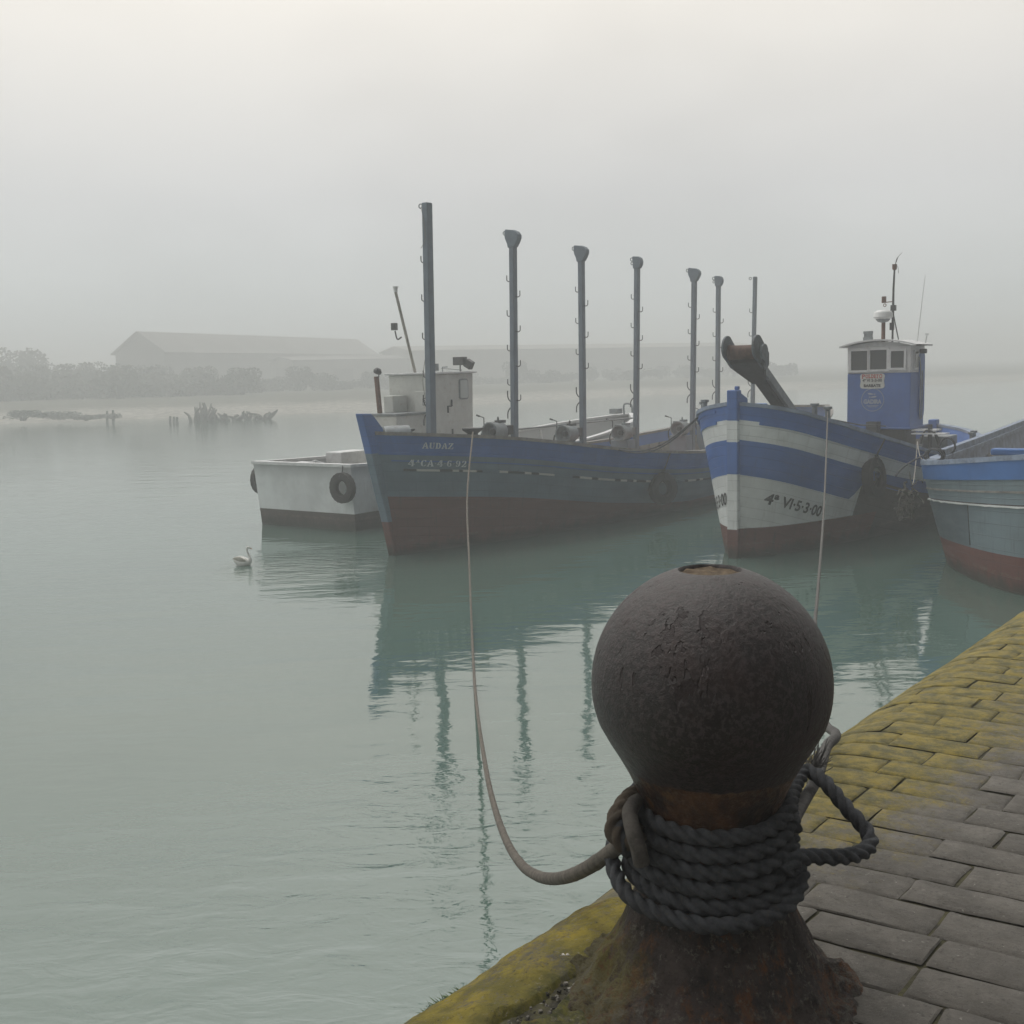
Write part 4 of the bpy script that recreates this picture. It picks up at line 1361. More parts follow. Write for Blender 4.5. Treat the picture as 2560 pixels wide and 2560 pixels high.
# mossy concrete edge left of the bollard
t = NT('mossy_concrete')
xyz = t.sep()
conc = t.mix(t.ramp(t.noise(11, 8, .75), (.3, .7)), (.12, .11, .09), (.25, .235, .20))
mossc = t.mix(t.ramp(t.noise(9, 6, .7), (.35, .65)), (.26, .225, .03), (.56, .43, .05))
mossg = t.mix(t.ramp(t.noise(30, 6, .7), (.4, .6)), (.075, .085, .014), (.22, .205, .03))
inn = t.ramp(t.math('ADD', xyz[0], t.math('MULTIPLY', t.noise(6, 5, .7), .12)), (.30, .46))
mc = t.mix(inn, mossc, mossg)
mm = t.math('ADD', t.math('MULTIPLY', t.noise(4, 6, .7), .9), t.math('MULTIPLY', t.noise(24, 8, .8), .7))
mm = t.math('ADD', mm, t.math('MULTIPLY', t.noise(70, 6, .85), .5)); mask = t.ramp(mm, (.84, 1.10))
c = t.mix(mask, conc, mc)
och = t.ramp(t.noise(7, 5, .7, t.mapping((1, 1, 1), loc=(4, 2, 0))), (.58, .7)); c = t.mix(t.math('MULTIPLY', och, .5), c, (.30, .15, .02))
soil = t.math('MULTIPLY', t.ramp(t.noise(17, 7, .75, t.mapping((1, 1, 1), loc=(1, 7, 2))), (.54, .64)), inn); c = t.mix(soil, c, (.022, .02, .014))
sp = t.ramp(t.noise(60, 6, .8), (.57, .66)); c = t.mix(t.math('MULTIPLY', sp, .7), c, (.42, .39, .30))
sp = t.ramp(t.noise(65, 7, .85, t.mapping((1, 1, 1), loc=(5, 5, 5))), (.55, .64)); c = t.mix(t.math('MULTIPLY', sp, .7), c, (.05, .045, .02))
t.color(c); t.rough(.9); t.bump(t.math('ADD', t.noise(55, 8, .85), t.math('MULTIPLY', t.noise(12, 4, .7), 1.2)), 1.0, .03)
M['mossy'] = t.m
crack = [(.30, -1.2), (.335, -.62), (.34, -.5), (.36, -.42), (.345, -.33), (.375, -.24), (.37, -.15), (.40, -.06), (.40, .06)]
crack = [(bl.x - .22 + (a - .36) * .8, bl.y + b) for a, b in crack]
def crack_d(x, y):
    best = 9
    for (ax, ay), (bx, by) in zip(crack, crack[1:]):
        dx, dy = bx - ax, by - ay
        q = max(0, min(1, ((x - ax) * dx + (y - ay) * dy) / (dx * dx + dy * dy)))
        best = min(best, math.hypot(x - ax - q * dx, y - ay - q * dy))
    return best
mb = MB(); rows = []
vv = list(np.arange(-3.2, -1.2, .05)) + list(np.arange(-1.2, bl.y + .26, .0125))
uu = list(np.linspace(-.55, 0, 16)) + list(np.arange(.0125, RAD * PI / 2 + bl.x - RAD + .2, .0125))
for v_ in vv:
    row = []
    for u in uu:
        x, z = prof(u); nx, nz = prof_n(u)
        h = .012 * noise.noise((x * 4, v_ * 4, 1)) + .006 * noise.noise((x * 17, v_ * 17, 2)) + .003 * noise.noise((x * 45, v_ * 45, 5)) + .004
        d = crack_d(x, v_) + .012 * noise.noise((x * 20, v_ * 20, 9))
        h -= .035 * max(0, 1 - max(d, 0) / .022)
        if x > crack[2][0] + .0: h -= .003 + .016 * abs(noise.noise((x * 25, v_ * 25, 4)))
        ends = min(1, (bl.y + .26 - v_) / .06)
        row.append((x + nx * h, v_, z + nz * (h - .015 * (1 - ends))))
    rows.append(row)
mb.grid(rows[::-1])
co = mb.build('quay_edge', M['mossy'], smooth=60); co.matrix_world = MQ; tag(co, kind='structure')

# loose grit along the crack
random.seed(21)
mb = MB()
for k in range(300):
    if k < 240:
        q = random.random() * (len(crack) - 2) + 1; i = int(q); f = q - i
        x = crack[i][0] * (1 - f) + crack[min(i + 1, len(crack) - 1)][0] * f + random.gauss(0, .014); y = crack[i][1] * (1 - f) + crack[min(i + 1, len(crack) - 1)][1] * f + random.gauss(0, .014)
    else:
        x = random.uniform(crack[3][0], bl.x - .05); y = bl.y - random.uniform(.12, .6)
    s_ = random.uniform(.0015, .005) * (1.6 if random.random() < .06 else 1)
    Mr = Matrix.Rotation(random.uniform(0, 6), 3, 'Z') @ Matrix.Rotation(random.uniform(-.6, .6), 3, 'X')
    mb.box((x, y, -.012 + s_ * .4 + random.uniform(0, .01)), (s_ * 2, s_ * 1.4, s_), random.choice((0, 0, 0, 0, 1, 2, 2, 2)), Mr, (.7, .7))
go = mb.build('gravel', [simple('grit_grey', (.16, .15, .13), .9, .3, 30), simple('grit_pale', (.22, .21, .18), .8, .2, 30), simple('grit_dark', (.03, .028, .02), .9, .3, 30)])
go.matrix_world = MQ; tag(go, 'grit and shell crumbs in the cracked mossy concrete', 'grit', kind='stuff')
def shell(px, py, label, s_=.012):
    p = at_z(px, py, ZQ + .0)
    mb = MB(); rows = []
    for i in range(7):
        r_ = s_ * math.sin(PI * (i + .3) / 7.2); rows.append([(r_ * math.cos(a) * 1.5, r_ * math.sin(a), s_ * .5 * math.cos(i / 7 * PI / 2) + .002 * math.cos(a * 6)) for a in np.linspace(0, 2 * PI, 17)[:-1]])
    mb.grid(rows, 0, True); o = mb.build('shell', M['shell'], smooth=60); o.location = p; o.rotation_euler = (.2, .1, random.uniform(0, 3)); tag(o, label, 'shell')
shell(1414, 2394, 'larger white shell chip in the crack of the mossy edge', .008)
shell(1458, 2514, 'small white ring shell on dark soil left of the bollard foot', .006)
# grass tuft on the edge
gp0 = MQ.inverted() @ at_z(1165, 2440, ZQ - .06)
gp = MQ @ Vector((prof(RAD * .62)[0], gp0.y, prof(RAD * .62)[1]))
mb = MB(); random.seed(8)
for k in range(260):
    b0 = gp + Vector((0, 0, 0)) + ed * random.uniform(-.055, .055) + inl * random.uniform(-.012, .02)
    tip = b0 + Vector((random.gauss(0, .012), random.gauss(0, .012), random.uniform(.004, .016))) - inl * random.uniform(.0, .012)
    w_ = ed * .0025
    mb.add([b0 - w_, b0 + w_, (b0 + tip) / 2 + w_ * .8 - inl * .003, tip], [(0, 1, 2, 3)])
g = mb.build('grass_tuft', simple('grass_green', (.05, .09, .02), .8, .3, 40)); tag(g, 'small green grass tuft on the quay edge', 'plant')

# ================================================================ bollard
t = NT('bollard_iron')
xyz = t.sep()
big = t.noise(5, 5, .65); fine = t.noise(95, 5, .75); mid = t.noise(30, 6, .7)
c = t.mix(t.ramp(mid, (.3, .7)), (.009, .0058, .0055), (.019, .0128, .0125))
c = t.mix(t.math('MULTIPLY', t.ramp(fine, (.47, .58)), .85), c, (.058, .045, .046))
c = t.mix(t.math('MULTIPLY', t.ramp(t.noise(70, 6, .8, t.mapping((1, 1, .6), loc=(3, 1, 2))), (.56, .64)), .85), c, (.006, .0035, .0035))
c = t.mix(t.math('MULTIPLY', t.ramp(big, (.5, .7)), .5), c, (.032, .012, .009))
gou = t.noise(40, 3, .55, t.mapping((1, 1, .26), loc=(.4, 0, 0)))
gmask = t.math('MULTIPLY', t.ramp(gou, (.62, .65)), t.ramp(t.noise(3, 2, .5, t.mapping((1, 1, 1), loc=(2.2, 1, .4))), (.47, .53)))
_tc = Vector((-bc.x, -bc.y, 0)).normalized(); _rg = Vector((-_tc.y, _tc.x, 0))
for (fx_, fz_, r0_, r1_) in ((-.055, .70, .04, .085), (-.03, .62, .02, .06), (.13, .72, .02, .05)):
    gp_ = Matrix.Rotation(-qrot, 3, 'Z') @ (_tc * .18 + _rg * fx_) + Vector((0, 0, fz_))
    vm = t.n.new('ShaderNodeVectorMath'); vm.operation = 'DISTANCE'; t.link(t.co.outputs['Object'], vm.inputs[0]); vm.inputs[1].default_value = gp_
    gmask = t.math('MAXIMUM', gmask, t.math('MULTIPLY', t.ramp(gou, (.53, .555)), t.ramp(vm.outputs['Value'], (r0_, r1_, 1, 0))))
c = t.mix(gmask, c, (.012, .003, .003))
# rust-brown bare neck with a sharp paint edge
edgez = t.math('ADD', xyz[2], t.math('MULTIPLY', t.noise(9, 4, .6), .06))
neck = t.math('MULTIPLY', t.ramp(edgez, (.463, .468, 1, 0)), 1.0)
rustc = t.mix(t.ramp(t.noise(18, 7, .75, t.mapping((1, 1, .5))), (.3, .7)), (.03, .014, .008), (.125, .056, .024))
rustc = t.mix(t.math('MULTIPLY', t.ramp(t.noise(60, 6, .8), (.5, .65)), .6), rustc, (.16, .115, .08))
rustc = t.mix(t.ramp(t.noise(6, 5, .7, t.mapping((1, 1, .7), loc=(2, 3, 1))), (.42, .54)), rustc, (.018, .010, .007))
rustc = t.mix(t.math('MULTIPLY', t.ramp(t.noise(22, 6, .7, t.mapping((1, 1, .25))), (.52, .66)), .7), rustc, (.17, .095, .045))
c = t.mix(neck, c, rustc)
t.color(c); t.rough(t.ramp(fine, (.3, .7, .34, .6)))
t.bsdf.inputs['Specular IOR Level'].default_value = .5
hgt = t.math('ADD', t.math('MULTIPLY', fine, .5), t.math('ADD', t.math('MULTIPLY', mid, .8), t.math('MULTIPLY', gmask, -1.2)))
t.bump(hgt, .8, .006)
M['bollard'] = t.m
t = NT('bollard_foot')
xyz = t.sep()
n1 = t.noise(13, 8, .75); n2 = t.noise(45, 8, .8)
c = t.mix(t.ramp(n1, (.32, .66)), (.02, .013, .011), (.115, .085, .072))
c = t.mix(t.math('MULTIPLY', t.ramp(t.noise(10, 7, .78, t.mapping((1, 1, .35), loc=(1, 2, 0))), (.47, .6)), .85), c, (.24, .095, .03))
c = t.mix(t.math('MULTIPLY', t.ramp(n2, (.53, .64)), .8), c, (.26, .225, .185))
c = t.mix(t.math('MULTIPLY', t.ramp(t.noise(60, 6, .8, t.mapping((1, 1, 1), loc=(2, 2, 2))), (.55, .66)), .75), c, (.012, .01, .008))
# moss on the water side
msk = t.math('MULTIPLY', t.ramp(t.math('ADD', xyz[0], t.math('MULTIPLY', t.noise(10, 5, .7), .2)), (-.04, .10, 1, 0)), t.ramp(t.math('ADD', xyz[2], t.math('MULTIPLY', n1, .06)), (.11, .19, 1, 0)))
c = t.mix(t.math('MULTIPLY', msk, t.ramp(n2, (.35, .55))), c, (.20, .17, .03))
low = t.ramp(t.math('ADD', xyz[2], t.math('MULTIPLY', n1, .08)), (.04, .12, 1, 0))
c = t.mix(t.math('MULTIPLY', t.math('MULTIPLY', low, t.ramp(n2, (.4, .6))), .7), c, (.17, .155, .13))
t.color(c); t.rough(.85); t.bump(t.math('ADD', t.math('MULTIPLY', n2, 1.5), n1), 1.0, .035)
M['foot'] = t.m
bo = thing('bollard', bc, 'rusty ball-headed iron bollard wound with rope at the quay edge', 'bollard', qrot)
RB = .2175; ZB = .586
pr = []
# neck and ball profile (r, z)
pr += [(.150, .06), (.140, .12), (.130, .17), (.121, .22), (.117, .27), (.118, .32), (.126, .352), (.138, .386), (.1525, .420), (.170, .452), (.1863, .479)]
a0 = math.asin((.505 - ZB) / RB)
for k in range(1, 40):
    a = a0 + (R(73.5) - a0) * k / 39
    pr.append((RB * math.cos(a), ZB + RB * math.sin(a)))
pr = [(r_, z_ * 1.0) for r_, z_ in pr]
rt_, zt_ = pr[-1]
pr += [(rt_ - .004, zt_ + .001), (rt_ - .008, zt_ - .004), (rt_ - .010, zt_ - .02)]
mb = MB(); rows = []
n = 96
for r_, z_ in pr:
    row = []
    for k in range(n):
        a = 2 * PI * k / n
        w = 1 + .006 * noise.noise((math.cos(a) * 2, math.sin(a) * 2, z_ * 4)) + .003 * noise.noise((math.cos(a) * 7, math.sin(a) * 7, z_ * 22))
        row.append((r_ * w * math.cos(a), r_ * w * math.sin(a), z_))
    rows.append(row)
mb.grid(rows, 0, True)
bb = mb.build('ball_head', M['bollard'], bo, smooth=60)
mb = MB(); rows = []
for i in range(9):
    r_ = (rt_ - .008) * (1 - i / 8) + .0005
    rows.append([(r_ * math.cos(a), r_ * math.sin(a), zt_ - .008 + .004 * noise.noise((r_ * 60 * math.cos(a), r_ * 60 * math.sin(a), 1)) + .004 * (r_ / rt_) ** 2) for a in np.linspace(0, 2 * PI, 41)[:-1]])
mb.grid(rows, 0, True)
mb.build('top_plug', simple('rust_grit', (.17, .125, .08), .95, .45, 60, (.4, .36, .3), .4, .8), bo, smooth=60)
mb = MB(); rows = []
fp = [(.12, .20), (.138, .188), (.150, .168), (.162, .14), (.176, .11), (.190, .08), (.205, .055), (.220, .033), (.237, .018), (.256, .008), (.270, -.006), (.282, -.03)]
fine_p = []
for (a, b), (c_, d_) in zip(fp, fp[1:]):
    for k in range(4): fine_p.append((a + (c_ - a) * k / 4, b + (d_ - b) * k / 4))
fine_p.append(fp[-1])
for r_, z_ in fine_p:
    row = []
    for k in range(120):
        a = 2 * PI * k / 120
        q = (.20 - z_) / .2
        w = 1 + q * (.10 * noise.noise((math.cos(a) * 1.6, math.sin(a) * 1.6, 3)) + .08 * noise.noise((math.cos(a) * 5, math.sin(a) * 5, z_ * 12))) + .05 * q * noise.noise((math.cos(a) * 14, math.sin(a) * 14, z_ * 30))
        dz = q * (.018 * noise.noise((r_ * 14 * math.cos(a), r_ * 14 * math.sin(a), 7)) + .022 * noise.noise((r_ * 30 * math.cos(a), r_ * 34 * math.sin(a), 7)) + .007 * noise.noise((r_ * 90 * math.cos(a), r_ * 90 * math.sin(a), 7)))
        row.append((r_ * w * math.cos(a), r_ * w * math.sin(a), z_ + dz))
    rows.append(row)
mb.grid(rows[::-1], 0, True)
mb.build('footing', M['foot'], bo, smooth=60)

# ---- ropes on the bollard. phi = 0 faces the camera, positive to the right
toc = Vector((-bc.x, -bc.y, 0)).normalized(); rgt = Vector((-toc.y, toc.x, 0))
def cyl(phi, r_, z_):
    a = R(phi)
    return bc + toc * (r_ * math.cos(a)) + rgt * (r_ * math.sin(a)) + Vector((0, 0, z_))
RR = .0160
coil = []
# from the tail behind, down four turns, the last one slack
turns = [(-200, .150, .372), (-150, .146, .372)]
for k_, zf_ in enumerate((.345, .314, .283, .252, .221)):
    b_ = 360 * k_
    nx_ = (.314, .283, .252, .221, .215)[k_]
    rr_ = (.138, .1395, .141, .143, .146)[k_]
    turns += [(b_ - 90, rr_ + .004, zf_ + .019), (b_ - 45, rr_ + .001, zf_ + .007), (b_, rr_, zf_), (b_ + 45, rr_ + .002, zf_ + .005), (b_ + 90, rr_ + .006, zf_ + .020), (b_ + 140, rr_ + .002, (zf_ + nx_) / 2 + .016), (b_ + 200, rr_, nx_ + .020)]
turns += [(1652, .160, .262), (1680, .172, .282), (1705, .181, .268), (1728, .184, .236), (1755, .176, .210), (1800, .168, .199), (1845, .166, .208), (1880, .165, .236), (1920, .158, .265)]
coil = spline([cyl(p[0], p[1], p[2]) for p in turns], 14)
rc_ = thing('coiled_rope', bc, 'dark three-strand rope wound in four turns round the bollard neck with a slack loop', 'rope')
mb = MB(); mb.strand_rope([p - bc for p in coil], RR, .088); random.seed(31)
for k in range(900):
    p = random.choice(coil) - bc
    d = Vector((random.gauss(0, 1), random.gauss(0, 1), random.gauss(0, 1))).normalized()
    q = p + d * RR * .85; w_ = d.orthogonal().normalized() * .0005; l_ = random.uniform(.004, .011)
    e_ = (d * .8 + Vector((random.gauss(0, .7), random.gauss(0, .7), random.gauss(0, .7)))).normalized() * l_
    mb.add([q - w_, q + w_, q + e_], [(0, 1, 2)])
mb.build('coil', M['rope_dark'], rc_, smooth=70)
# loop standing out on the right
lp = [(1985, 2070, 1.93), (1975, 2010, 2.02), (1995, 1950, 2.14), (2022, 1928, 2.17), (2062, 1955, 2.13), (2115, 2018, 2.08), (2162, 2072, 2.05), (2176, 2108, 2.02), (2150, 2133, 1.98), (2095, 2143, 1.95), (2030, 2142, 1.93), (1985, 2150, 1.90), (1960, 2185, 1.88)]
mb = MB(); mb.strand_rope([p - bc for p in spline([at_y(*q) for q in lp], 14)], RR, .088); mb.build('side_loop', M['rope_dark'], rc_, smooth=70)
# knotted eye on the left
lp = [(1610, 1985, 2.05), (1578, 1992, 1.98), (1548, 2030, 1.93), (1534, 2068, 1.91), (1546, 2100, 1.90), (1572, 2112, 1.90), (1592, 2100, 1.92), (1590, 2070, 1.95)]
mb = MB(); mb.strand_rope([p - bc for p in spline([at_y(*q) for q in lp], 14)], RR * 1.12, .09); mb.build('eye_knot', M['rope_brown'], rc_, smooth=70)
lp = [(1580, 2050, 1.97), (1555, 2060, 1.92), (1548, 2085, 1.905), (1562, 2118, 1.90), (1590, 2128, 1.91)]
mb = MB(); mb.strand_rope([p - bc for p in spline([at_y(*q) for q in lp], 14)], RR, .088); mb.build('eye_knot', M['rope_dark'], rc_, smooth=70)
# frayed end near the top right
mb = MB(); random.seed(2)
f0 = at_y(2030, 1925, 2.2)
for k in range(90):
    d = Vector((random.gauss(.015, .012), random.gauss(.02, .015), random.gauss(.02, .02)))
    p0 = f0 + Vector((random.gauss(0, .008), random.gauss(0, .008), random.gauss(0, .008))) - bc
    mb.tube([p0, p0 + d * .6, p0 + d + Vector((0, 0, random.gauss(0, .006)))], .0009, 4, cap=False)
mb.build('frayed_end', M['rope_grey'], rc_)

# ---- mooring line of the striped boat: from its bitts, over the quay edge, to the bollard
bP = toW(PO, PZ, Vector((1.28, -1.12, HP.zs(1.28) + .2)))
l2 = [bP]
far = at_y(2038, 1560, 7.0)
over = at_y(2098, 1832, 2.72)
p_r = [bP]
for k in range(1, 24):
    tt = k / 24
    q = bP.lerp(far, tt); q.z -= .55 * math.sin(PI * tt) * (1 - .4 * tt)
    p_r.append(q)
p_r += [far, at_y(2046, 1700, 4.6), at_y(2060, 1800, 3.3), at_y(2090, 1836, 2.72), at_y(2066, 1868, 2.52), at_y(2042, 1945, 2.27), at_y(2012, 1998, 2.12), at_y(1983, 2052, 1.99), cyl(75, .155, .33)]
m2 = thing('mooring_rope', bP, 'grey covered mooring line from the striped boat to the right of the bollard', 'rope')
pr_ = spline(p_r, 6)
rad = [.0165 + .010 * min(1, max(0, (p.y - 3) / 4)) * .6 for p in pr_]
mb = MB(); mb.tube([p - bP for p in pr_], .0125, 12); mb.build('line', M['rope_grey'], m2, smooth=60)

# ---- mooring line of the grey boat
aA = toW(AO, AZ, Vector((1.2, -1.02, HA.zs(1.2) + .08)))
pts = [aA, at_y(1168, 1240, 17.8), at_y(1173, 1400, 15.9), at_y(1179, 1560, 13.7), at_y(1186, 1700, 11.4), at_y(1196, 1800, 9.3), at_y(1208, 1880, 7.7), at_y(1222, 1960, 6.2), at_y(1243, 2040, 5.0), at_y(1270, 2110, 4.1), at_y(1305, 2163, 3.4), at_y(1345, 2190, 2.92), at_y(1385, 2197, 2.6), at_y(1430, 2188, 2.36), at_y(1480, 2163, 2.17), at_y(1530, 2128, 2.0), at_y(1565, 2100, 1.93)]
for p in pts: print('line', [round(k, 2) for k in p])
m1 = thing('mooring_rope', aA, 'slack brownish mooring line from the grey boat sagging to the bollard', 'rope')
mb = MB(); sp_ = resample(spline(pts, 8), .03); mb.tube([p - aA for p in sp_], [.0152 * (1 + .09 * noise.noise((k_ * .9, 1, 2))) for k_ in range(len(sp_))], 12); mb.build('line', M['rope_line'], m1, smooth=60)
mb = MB(); lp = [(1590, 2000, 1.97), (1575, 2030, 1.915), (1582, 2075, 1.875), (1596, 2120, 1.86), (1604, 2160, 1.86)]
mb.tube([p - aA for p in spline([at_y(*q) for q in lp], 8)], .0145, 14); mb.build('end_sleeve', M['sleeve'], m1, smooth=60)

# rope between the grey and the striped boat
pa = toW(AO, AZ, Vector((4.8, -1.9, 1.6))); pb = toW(PO, PZ, Vector((.75, .95, 2.4)))
mb = MB()
for k in (0, 1):
    c_ = []
    for q in np.linspace(0, 1, 24):
        p = pa.lerp(pb, q); p.z -= (.28 + .05 * k) * math.sin(PI * q) ; p.z = max(p.z, HA.zs(6) + .1 if q < .4 else 0); c_.append(p - pa)
    mb.tube(c_, .014, 6)
o = mb.build('breast_rope', M['rope_dark'], smooth=60); o.location = pa; tag(o, 'doubled dark rope tying the grey boat to the striped bow', 'rope')
# thin slack line at the striped boat's side
mb = MB()
pa = toW(PO, PZ, Vector((3.6, -1.95, 1.75))); pb = toW(QO, QZ, Vector((.0, .2, 1.5)))
c_ = [pa.lerp(pb, q) - Vector((0, 0, .45 * math.sin(PI * q))) - pa for q in np.linspace(0, 1, 20)]
mb.tube(c_, .011, 6)
c_ = [pa.lerp(pb + Vector((.2, 0, .2)), q) - Vector((0, 0, .1 * math.sin(PI * q))) - pa for q in np.linspace(0, 1, 20)]
mb.tube(c_, .009, 6)
o = mb.build('tie_line', M['rope_pale'], smooth=60); o.location = pa; tag(o, 'thin pale line between the striped boat and the near right boat', 'rope')
mb = MB()
pa = toW(PO, PZ, Vector((1.3, -1.1, 2.28))); pb = toW(PO, PZ, Vector((7.3, -.2, 1.82)))
mb.tube([Vector((0, 0, 0)), (pb - pa) * .5 - Vector((0, 0, .04)), pb - pa], .014, 6)
o = mb.build('stay_wire', M['rope_dark'], smooth=60); o.location = pa; tag(o, 'taut wire from the bow posts to the blue wheelhouse', 'wire')

# ================================================================ swan
sw = at_z(608, 1413, 0)
sn = thing('swan', sw, 'white swan swimming left of the boats', 'bird', R(-8)); sn.scale = (.74, .74, .84)
path = [(-.24, 0, .135), (-.2, 0, .12), (-.13, 0, .09), (-.03, 0, .065), (.07, 0, .06), (.14, 0, .075), (.175, 0, .12), (.165, 0, .18), (.135, 0, .24), (.115, 0, .30), (.118, 0, .345), (.14, 0, .37), (.17, 0, .366), (.2, 0, .352)]
rad = [(.01, .02), (.035, .05), (.07, .09), (.09, .115), (.085, .11), (.07, .08), (.045, .05), (.03, .032), (.024, .025), (.022, .023), (.024, .025), (.03, .028), (.026, .024), (.012, .014)]
n_ = 8
rr = []
for i in range(len(rad) - 1):
    for k in range(n_): rr.append(tuple(rad[i][j] + (rad[i + 1][j] - rad[i][j]) * k / n_ for j in (0, 1)))
rr.append(rad[-1])
mb = MB(); mb.tube(spline(path, n_), [max(a, b) * .92 for a, b in rr], 14); mb.build('body', M['bird_white'], sn, smooth=70)
for sg in (1, -1):
    mb = MB(); rows = []
    for i in range(9):
        q = i / 8; x = .1 - .33 * q; w_ = .062 * math.sin(PI * min(q * .85 + .1, 1))
        rows.append([(x, sg * (.085 + .028 * math.cos(b) * math.sin(PI * (q * .8 + .12)) - .06 * q * q), .105 + .04 * q + w_ * math.sin(b)) for b in np.linspace(-PI, PI, 11)[:-1]])
    mb.grid(rows, 0, True); mb.build('wing', M['bird_grey'] if sg < 0 else M['bird_white'], sn, smooth=70)
mb = MB(); mb.tube([(.185, 0, .358), (.22, 0, .345), (.245, 0, .335)], [.014, .011, .004], 8); mb.build('bill', M['bill'], sn, smooth=60)

# ================================================================ far shore
shore = tab([-700, -200, -60, -36, -22, -13, 0, 20, 45, 90, 200, 700], [80, 86, 93, 96, 99, 103, 118, 136, 148, 175, 220, 320])
mb = MB(); rows = []
xs = list(np.arange(-560, -120, 20)) + list(np.arange(-120, 130, 1.5)) + list(np.arange(130, 580, 20))
offs = [-2, 0, .7, 1.5, 3, 4.5, 6, 8, 10, 13, 16, 20, 26, 34, 46, 65, 95, 140, 220, 360]
for o_ in offs:
    row = []
    for x in xs:
        wig = 3.5 * noise.noise((x * .05, 0, 0)) + 1.6 * noise.noise((x * .17, 4, 0))
        y = shore(x) + wig * (1 if o_ < 20 else 20 / o_) + o_
        z = -.25 if o_ < 0 else .02 + .055 * min(o_, 22) + .12 * noise.noise((x * .12, y * .25, 0)) * min(o_ / 3, 1)
        z += .006 * max(o_ - 22, 0)
        row.append((x, min(y, 660), z))
    rows.append(row)
mb.grid(rows)
t = NT('mud_bank'); xyz = t.sep()
n1 = t.noise(.35, 6, .65); n2 = t.noise(1.5, 6, .7)
hz = t.ramp(t.math('ADD', xyz[2], t.math('MULTIPLY', n1, .6)), (.75, 1.25))
sand = t.mix(t.ramp(n2, (.35, .65)), (.16, .15, .125), (.4, .375, .33))
c = t.mix(hz, sand, t.mix(t.ramp(n2, (.4, .6)), (.06, .065, .04), (.11, .105, .075)))
t.color(c); t.rough(.9)
fb = mb.build('far_bank', t.m, smooth=60); tag(fb, kind='structure')

# buildings
def hall(name, label, ca, cb, hwid, ze, zr_, mw, mr, ndoor=3):
    ca = Vector((*ca, 0)); cb = Vector((*cb, 0)); d = (cb - ca); L = d.length; rz = math.atan2(d.y, d.x)
    h = thing(name, (ca.x, ca.y, .6), label, 'building', rz)
    mb = MB(); mb.prism([(-hwid, 0), (hwid, 0), (hwid, ze), (0, zr_), (-hwid, ze)], L, 0, Matrix.Rotation(PI / 2, 3, 'Z'), (L / 2, 0, 0)); w = mb.build('wall', mw, h)
    mb = MB()
    for sg in (1, -1):
        a = Vector((0, sg * (hwid + .5), ze - .5 * (zr_ - ze) / hwid)); b = Vector((0, 0, zr_))
        nn = Vector((0, sg * (zr_ - ze), hwid)).normalized() * .2
        vs = [a + Vector((-.5, 0, .06)), b + Vector((-.5, 0, .06)), b + Vector((L + .5, 0, .06)), a + Vector((L + .5, 0, .06))]
        vs += [p + nn for p in vs]
        mb.add(vs, [(0, 1, 2, 3), (7, 6, 5, 4), (0, 4, 5, 1), (1, 5, 6, 2), (2, 6, 7, 3), (3, 7, 4, 0)])
    mb.build('roof', mr, h)
    for k in range(ndoor):
        mb = MB(); mb.box((L * (k + .5) / ndoor, -hwid - .03, 2), (4, .1, 4)); mb.build('door', M['hall_roof'], h)
    mb = MB(); mb.box((-.06, 0, 2.2), (.1, 4, 4.4)); mb.build('door', M['hall_roof'], h)
    return h
hall('warehouse', 'long gabled warehouse fading in the fog on the far bank', (-58.5, 180), (-33, 246), 4.8, 7.2, 10.3, M['hall_wall'], M['hall_roof'])
hall('low_hall', 'long low flat hall in the fog right of the warehouse', (-21, 212), (52, 256), 6, 6.8, 7.7, M['hall_pale'], M['hall_pale'], 5)
hall('shed', 'lower fog-grey shed in front of the warehouse end', (-39, 195), (-9, 220), 4, 5.4, 6.0, M['hall_pale'], M['hall_wall'], 2)

# bushes and trees
def foliage(nm, n, rx, ry, rz_, leaf, seed, trunk=True):
    random.seed(seed)
    t_ = bpy.data.objects.new(nm, None); C.objects.link(t_)
    mb = MB()
    cl = [Vector((random.uniform(-.75, .75) * rx, random.uniform(-.7, .7) * ry, random.uniform(.25, .85) * rz_)) for _ in range(16)]
    for k in range(n):
        c_ = random.choice(cl)
        d = Vector((random.gauss(0, 1), random.gauss(0, 1), random.gauss(0, 1))).normalized() * random.uniform(.5, 1) ** .5
        p = c_ + Vector((d.x * rx * .38, d.y * ry * .38, d.z * rz_ * .25)); p.z = max(p.z, .05)
        u = Vector((random.gauss(0, 1), random.gauss(0, 1), random.gauss(0, 1))).normalized() * leaf; v_ = u.orthogonal().normalized() * leaf * .7
        mb.add([p - u, p - v_, p + u, p + v_], [(0, 1, 2, 3)])
    mb.build('crown', M['bush'], t_)
    mb = MB()
    for k in range(5):
        a = random.choice(cl)
        mb.tube(spline([(random.gauss(0, .1), random.gauss(0, .1), -.2), (a.x * .3, a.y * .3, a.z * .5), a], 4), [.12 - .09 * i / 8 for i in range(9)], 6)
    mb.build('trunk', M['wood_grey'], t_, smooth=60)
    return t_
protoB = [foliage('bush', 1800, 2.2, 1.6, 2.0, .12, 1), foliage('bush', 2000, 3.0, 1.8, 1.6, .12, 2), foliage('bush', 1600, 1.6, 1.5, 2.4, .12, 3)]
protoT = [foliage('tree', 3200, 3.6, 3.2, 5.0, .17, 4), foliage('tree', 3200, 4.4, 3.5, 4.4, .17, 5)]
usedp = set()
def plant(proto, p, s_, label, cat, group, rz=0):
    o = proto if proto.name not in usedp else copy_tree(proto)
    usedp.add(proto.name)
    o.location = p; o.scale = s_ if hasattr(s_, '__len__') else (s_, s_, s_); o.rotation_euler = (0, 0, rz)
    tag(o, label, cat, group)
random.seed(77)
GB = 'bushes along the far bank'
k = 0
